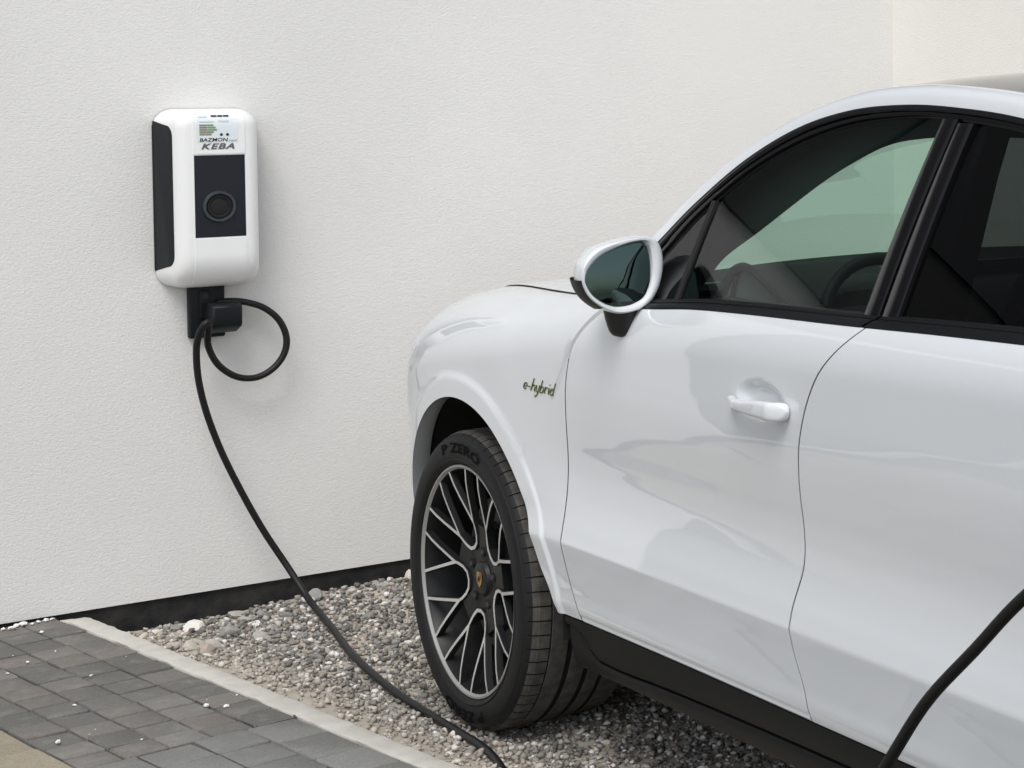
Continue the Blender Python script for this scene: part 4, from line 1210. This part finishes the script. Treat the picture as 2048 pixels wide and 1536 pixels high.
# ---- "e-hybrid" script on the fender
def stroke_badge():
    S = []   # strokes in a 0..8.4 x -0.6..1.6 box, slanted script
    arc = lambda cx, cy, rx, ry, a0, a1, n=12: [(cx + rx*math.cos(R(a0 + (a1-a0)*k/n)), cy + ry*math.sin(R(a0 + (a1-a0)*k/n))) for k in range(n+1)]
    S.append([(.05, .35), (.75, .42)] + arc(.42, .42, .36, .38, 0, 310))
    S.append([(1.05, .42), (1.5, .42)])
    S.append([(1.8, 0), (1.95, 1.5)]); S.append([(1.85, .35)] + arc(2.25, .42, .32, .34, 150, 0, 8) + [(2.55, .05), (2.72, .0)])
    S.append([(2.85, .78), (2.95, .15)] + arc(3.2, .2, .25, .2, 190, 330, 6) + [(3.5, .8), (3.35, -.35), (3.0, -.62), (2.8, -.45)])
    S.append([(3.85, 1.5), (3.8, .0)]); S.append(arc(4.12, .38, .33, .38, 180, -170, 14))
    S.append([(4.75, .8), (4.8, .0)]); S.append([(4.8, .45)] + arc(5.1, .5, .28, .28, 150, 50, 6))
    S.append([(5.6, .78), (5.62, .1), (5.75, 0)]); S.append([(5.62, 1.15), (5.66, 1.2)])
    S.append(arc(6.3, .38, .34, .38, 20, 340, 14)); S.append([(6.72, 1.5), (6.62, .12), (6.8, 0)])
    mb = MB()
    L = 6.9; y0, y1, zb = -.386, -.546, .898; sc = (y0 - y1) / L; slant = .50
    for layer, (rad, lift, mi) in enumerate(((.0019, .0004, 0), (.0014, .0014, 1))):
        for st in S:
            P = []
            for x, z in st:
                yy = y0 - (x + slant * z) * sc; zz = zb + z * sc * .85
                px = flank(yy, zz)[0]; P.append((px - lift, yy, zz))
            if len(P) >= 2: mb.add(*tube_geo(P, rad, 6), mi)
    return mb.build('model_script', [M['badge_edge'], M['badge']], car)
stroke_badge()

# ---- cabin
dash = MB(); v = []
prof = [(-.40, 1.02), (-.44, 1.088), (-.70, 1.105), (-.86, 1.10), (-.93, 1.075), (-.96, 1.02), (-.93, .92), (-.90, .70), (-.62, .70)]
xs = np.linspace(-.80, .80, 33)
for x in xs:
    hood = .055 * math.exp(-((x + .37) / .17) ** 4)
    for y, z in prof: v.append((x, y - .02 * (hood > .03), z + (hood if z > 1.05 else 0)))
dash.add(v, [(i*9+k, i*9+(k+1) % 9, (i+1)*9+(k+1) % 9, (i+1)*9+k) for i in range(32) for k in range(9)] + [tuple(range(9))[::-1], tuple(32*9 + k for k in range(9))])
dash.build('dashboard', M['cabin'], car, sharp=45)
clu = MB(); v = []
arc_ = catmull([(0, -.60, 1.03), (0, -.63, 1.095), (0, -.685, 1.158), (0, -.75, 1.183), (0, -.82, 1.168), (0, -.90, 1.130), (0, -.985, 1.075), (0, -1.0, 1.03)], 5); n = len(arc_)
for x in (-.600, -.615, -.28): v += [(x, p.y, p.z) for p in arc_]
clu.add(v, grid_faces(3, n), 0)
clu.add([(-.596, -.80 + (p.y + .80) * .93, 1.03 + (p.z - 1.03) * .93) for p in arc_], [tuple(range(n))], 1)
clu.add(*tube_geo([(-.605, p.y, p.z) for p in arc_], .010, 8), 0)
clu.add(*tube_geo([(-.603, -.715, 1.165), (-.603, -.668, 1.03)], .005, 6), 0); clu.add(*tube_geo([(-.603, -.665, 1.10), (-.603, -.735, 1.095)], .004, 6), 2)
clu.build('instrument_hood', [M['cabin'], M['cabin_grey'], M['lip']], car, sharp=50)
# steering wheel
stw = MB(); C = Vector((-.37, -1.03, 1.035)); ax = Vector((0, -.90, .44)).normalized(); ux = Vector((1, 0, 0)); uy = ax.cross(ux).normalized()
ring = [C + (ux * math.cos(2*math.pi*k/40) + uy * math.sin(2*math.pi*k/40)) * .183 for k in range(41)]
stw.add(*tube_geo(ring, .0155, 10, cap=False))
stw.add(*tube_geo([C - ax * .05, C + ax * .015], [.075, .060], 18))
for a in (R(8), R(172), R(270)):
    d = ux * math.cos(a) + uy * math.sin(a); stw.add(*tube_geo([C + d * .05, C + d * .178], [.026, .014], 8), 1)
stw.add(*tube_geo([C - ax * .04, C - ax * .14], .03, 10))
stw.build('steering_wheel', [M['leather'], M['cabin_grey']], car, sharp=50)
# seats
def seat(xc, yb, parent, name='front_seat'):
    root = MB()
    def slab(path, hw, thick):
        v = []; n = 16
        P = catmull([(0, y, z) for y, z in path], 5)
        for i, p in enumerate(P):
            t = (P[min(i+1, len(P)-1)] - P[max(i-1, 0)]).normalized(); nn = Vector((0, -t.z, t.y)); w = hw(i / (len(P) - 1)); th = thick(i / (len(P) - 1))
            for k in range(n):
                a = 2*math.pi*k/n; c, s = math.cos(a), math.sin(a)
                c = math.copysign(abs(c) ** .5, c); s = math.copysign(abs(s) ** .6, s)
                q = p + Vector((xc + w * c, 0, 0)) + nn * (th * s); v.append(tuple(q))
        m_ = len(P); root.add(v, [(i*n+k, i*n+(k+1) % n, (i+1)*n+(k+1) % n, (i+1)*n+k) for i in range(m_-1) for k in range(n)] + [tuple(range(n))[::-1], tuple((m_-1)*n + k for k in range(n))])
    slab([(yb + .50, .66), (yb + .25, .64), (yb + .05, .62)], lambda t: .26, lambda t: .075)
    slab([(yb, .64), (yb - .07, .85), (yb - .16, 1.10), (yb - .22, 1.24)], lambda t: .27 - .07 * t ** 3, lambda t: .075 - .02 * t)
    slab([(yb - .215, 1.23), (yb - .24, 1.33), (yb - .255, 1.395), (yb - .26, 1.415)], lambda t: .145 - .05 * t ** 4, lambda t: .05 - .025 * t ** 3)
    return root.build(name, M['leather'], parent, sharp=60)
seat(-.39, -1.62, car); seat(.39, -1.62, car)
rs = MB(); rs.box((-.66, -2.75, .55), (.66, -2.25, .78), .06); rs.box((-.66, -2.95, .70), (.66, -2.72, 1.22), .07); rs.build('rear_seat', M['leather'], car, sharp=60)
# centre pillars and roof pillars inside, door caps
for s in (-1, 1):
    pil = MB()
    P = [(-.86, -1.83, 1.10), (-.80, -1.815, 1.28), (-.735, -1.79, 1.43), (-.675, -1.77, 1.55)]
    v = []
    for x, y, z in P:
        for dx, dy in ((-.0, .095), (.06, .085), (.06, -.06), (-.0, -.065)): v.append((s * (-(x + dx)), y + dy, z))
    pil.add(v, [(i*4+k, i*4+(k+1) % 4, (i+1)*4+(k+1) % 4, (i+1)*4+k) for i in range(3) for k in range(4)])
    # inner face of the windscreen pillar and roof side
    I = catmull([(-.755, -.76, 1.10), (-.74, -.834, 1.167), (-.73, -.896, 1.221), (-.72, -1.034, 1.287), (-.70, -1.168, 1.360), (-.69, -1.254, 1.403), (-.68, -1.336, 1.439), (-.66, -1.438, 1.479), (-.64, -1.535, 1.496), (-.63, -1.75, 1.505), (-.63, -2.1, 1.49), (-.64, -2.6, 1.40)], 5)
    O = [(x + .014, y - .012, z - .014) for x, y, z in B_edge if y > -2.75]
    n = len(I); v = []
    for k in range(n):
        o = O[min(len(O) - 1, round(k / (n - 1) * (len(O) - 1)))]; q = I[k]
        for t, dz in ((0, 0), (.3, .004), (.7, .004), (1, 0), (1.02, .02)):
            v.append((s * (-(o[0] + (q.x - o[0]) * t)), o[1] + (q.y - o[1]) * t, o[2] + (q.z - o[2]) * t + dz))
    pil.add(v, grid_faces(n, 5, flip=(s > 0)))
    pil.build('pillar_lining', M['headliner'], car, smooth=True, sharp=50)
for s in (-1, 1):
    cap_ = MB()
    ys = np.linspace(-.78, -3.0, 24); v = []
    for y in ys:
        zb = ZB_(y)
        for x, z in ((.895, zb + .012), (.865, zb + .016), (.82, zb - .01), (.80, zb - .10), (.79, .5)): v.append((s * x, y, z))
    cap_.add(v, grid_faces(24, 5, flip=(s < 0)))
    cap_.build('door_lining', M['cabin'], car, sharp=50)
hg = MB()
for y in (-1.38, -1.60): hg.box((.56, y - .022, 1.545), (.60, y + .022, 1.565), .006)
hg.add(*tube_geo(catmull([(.58, -1.38, 1.55), (.575, -1.42, 1.535), (.575, -1.56, 1.535), (.58, -1.60, 1.55)], 5), .010, 8))
hg.build('grab_handle', M['cabin'], car)
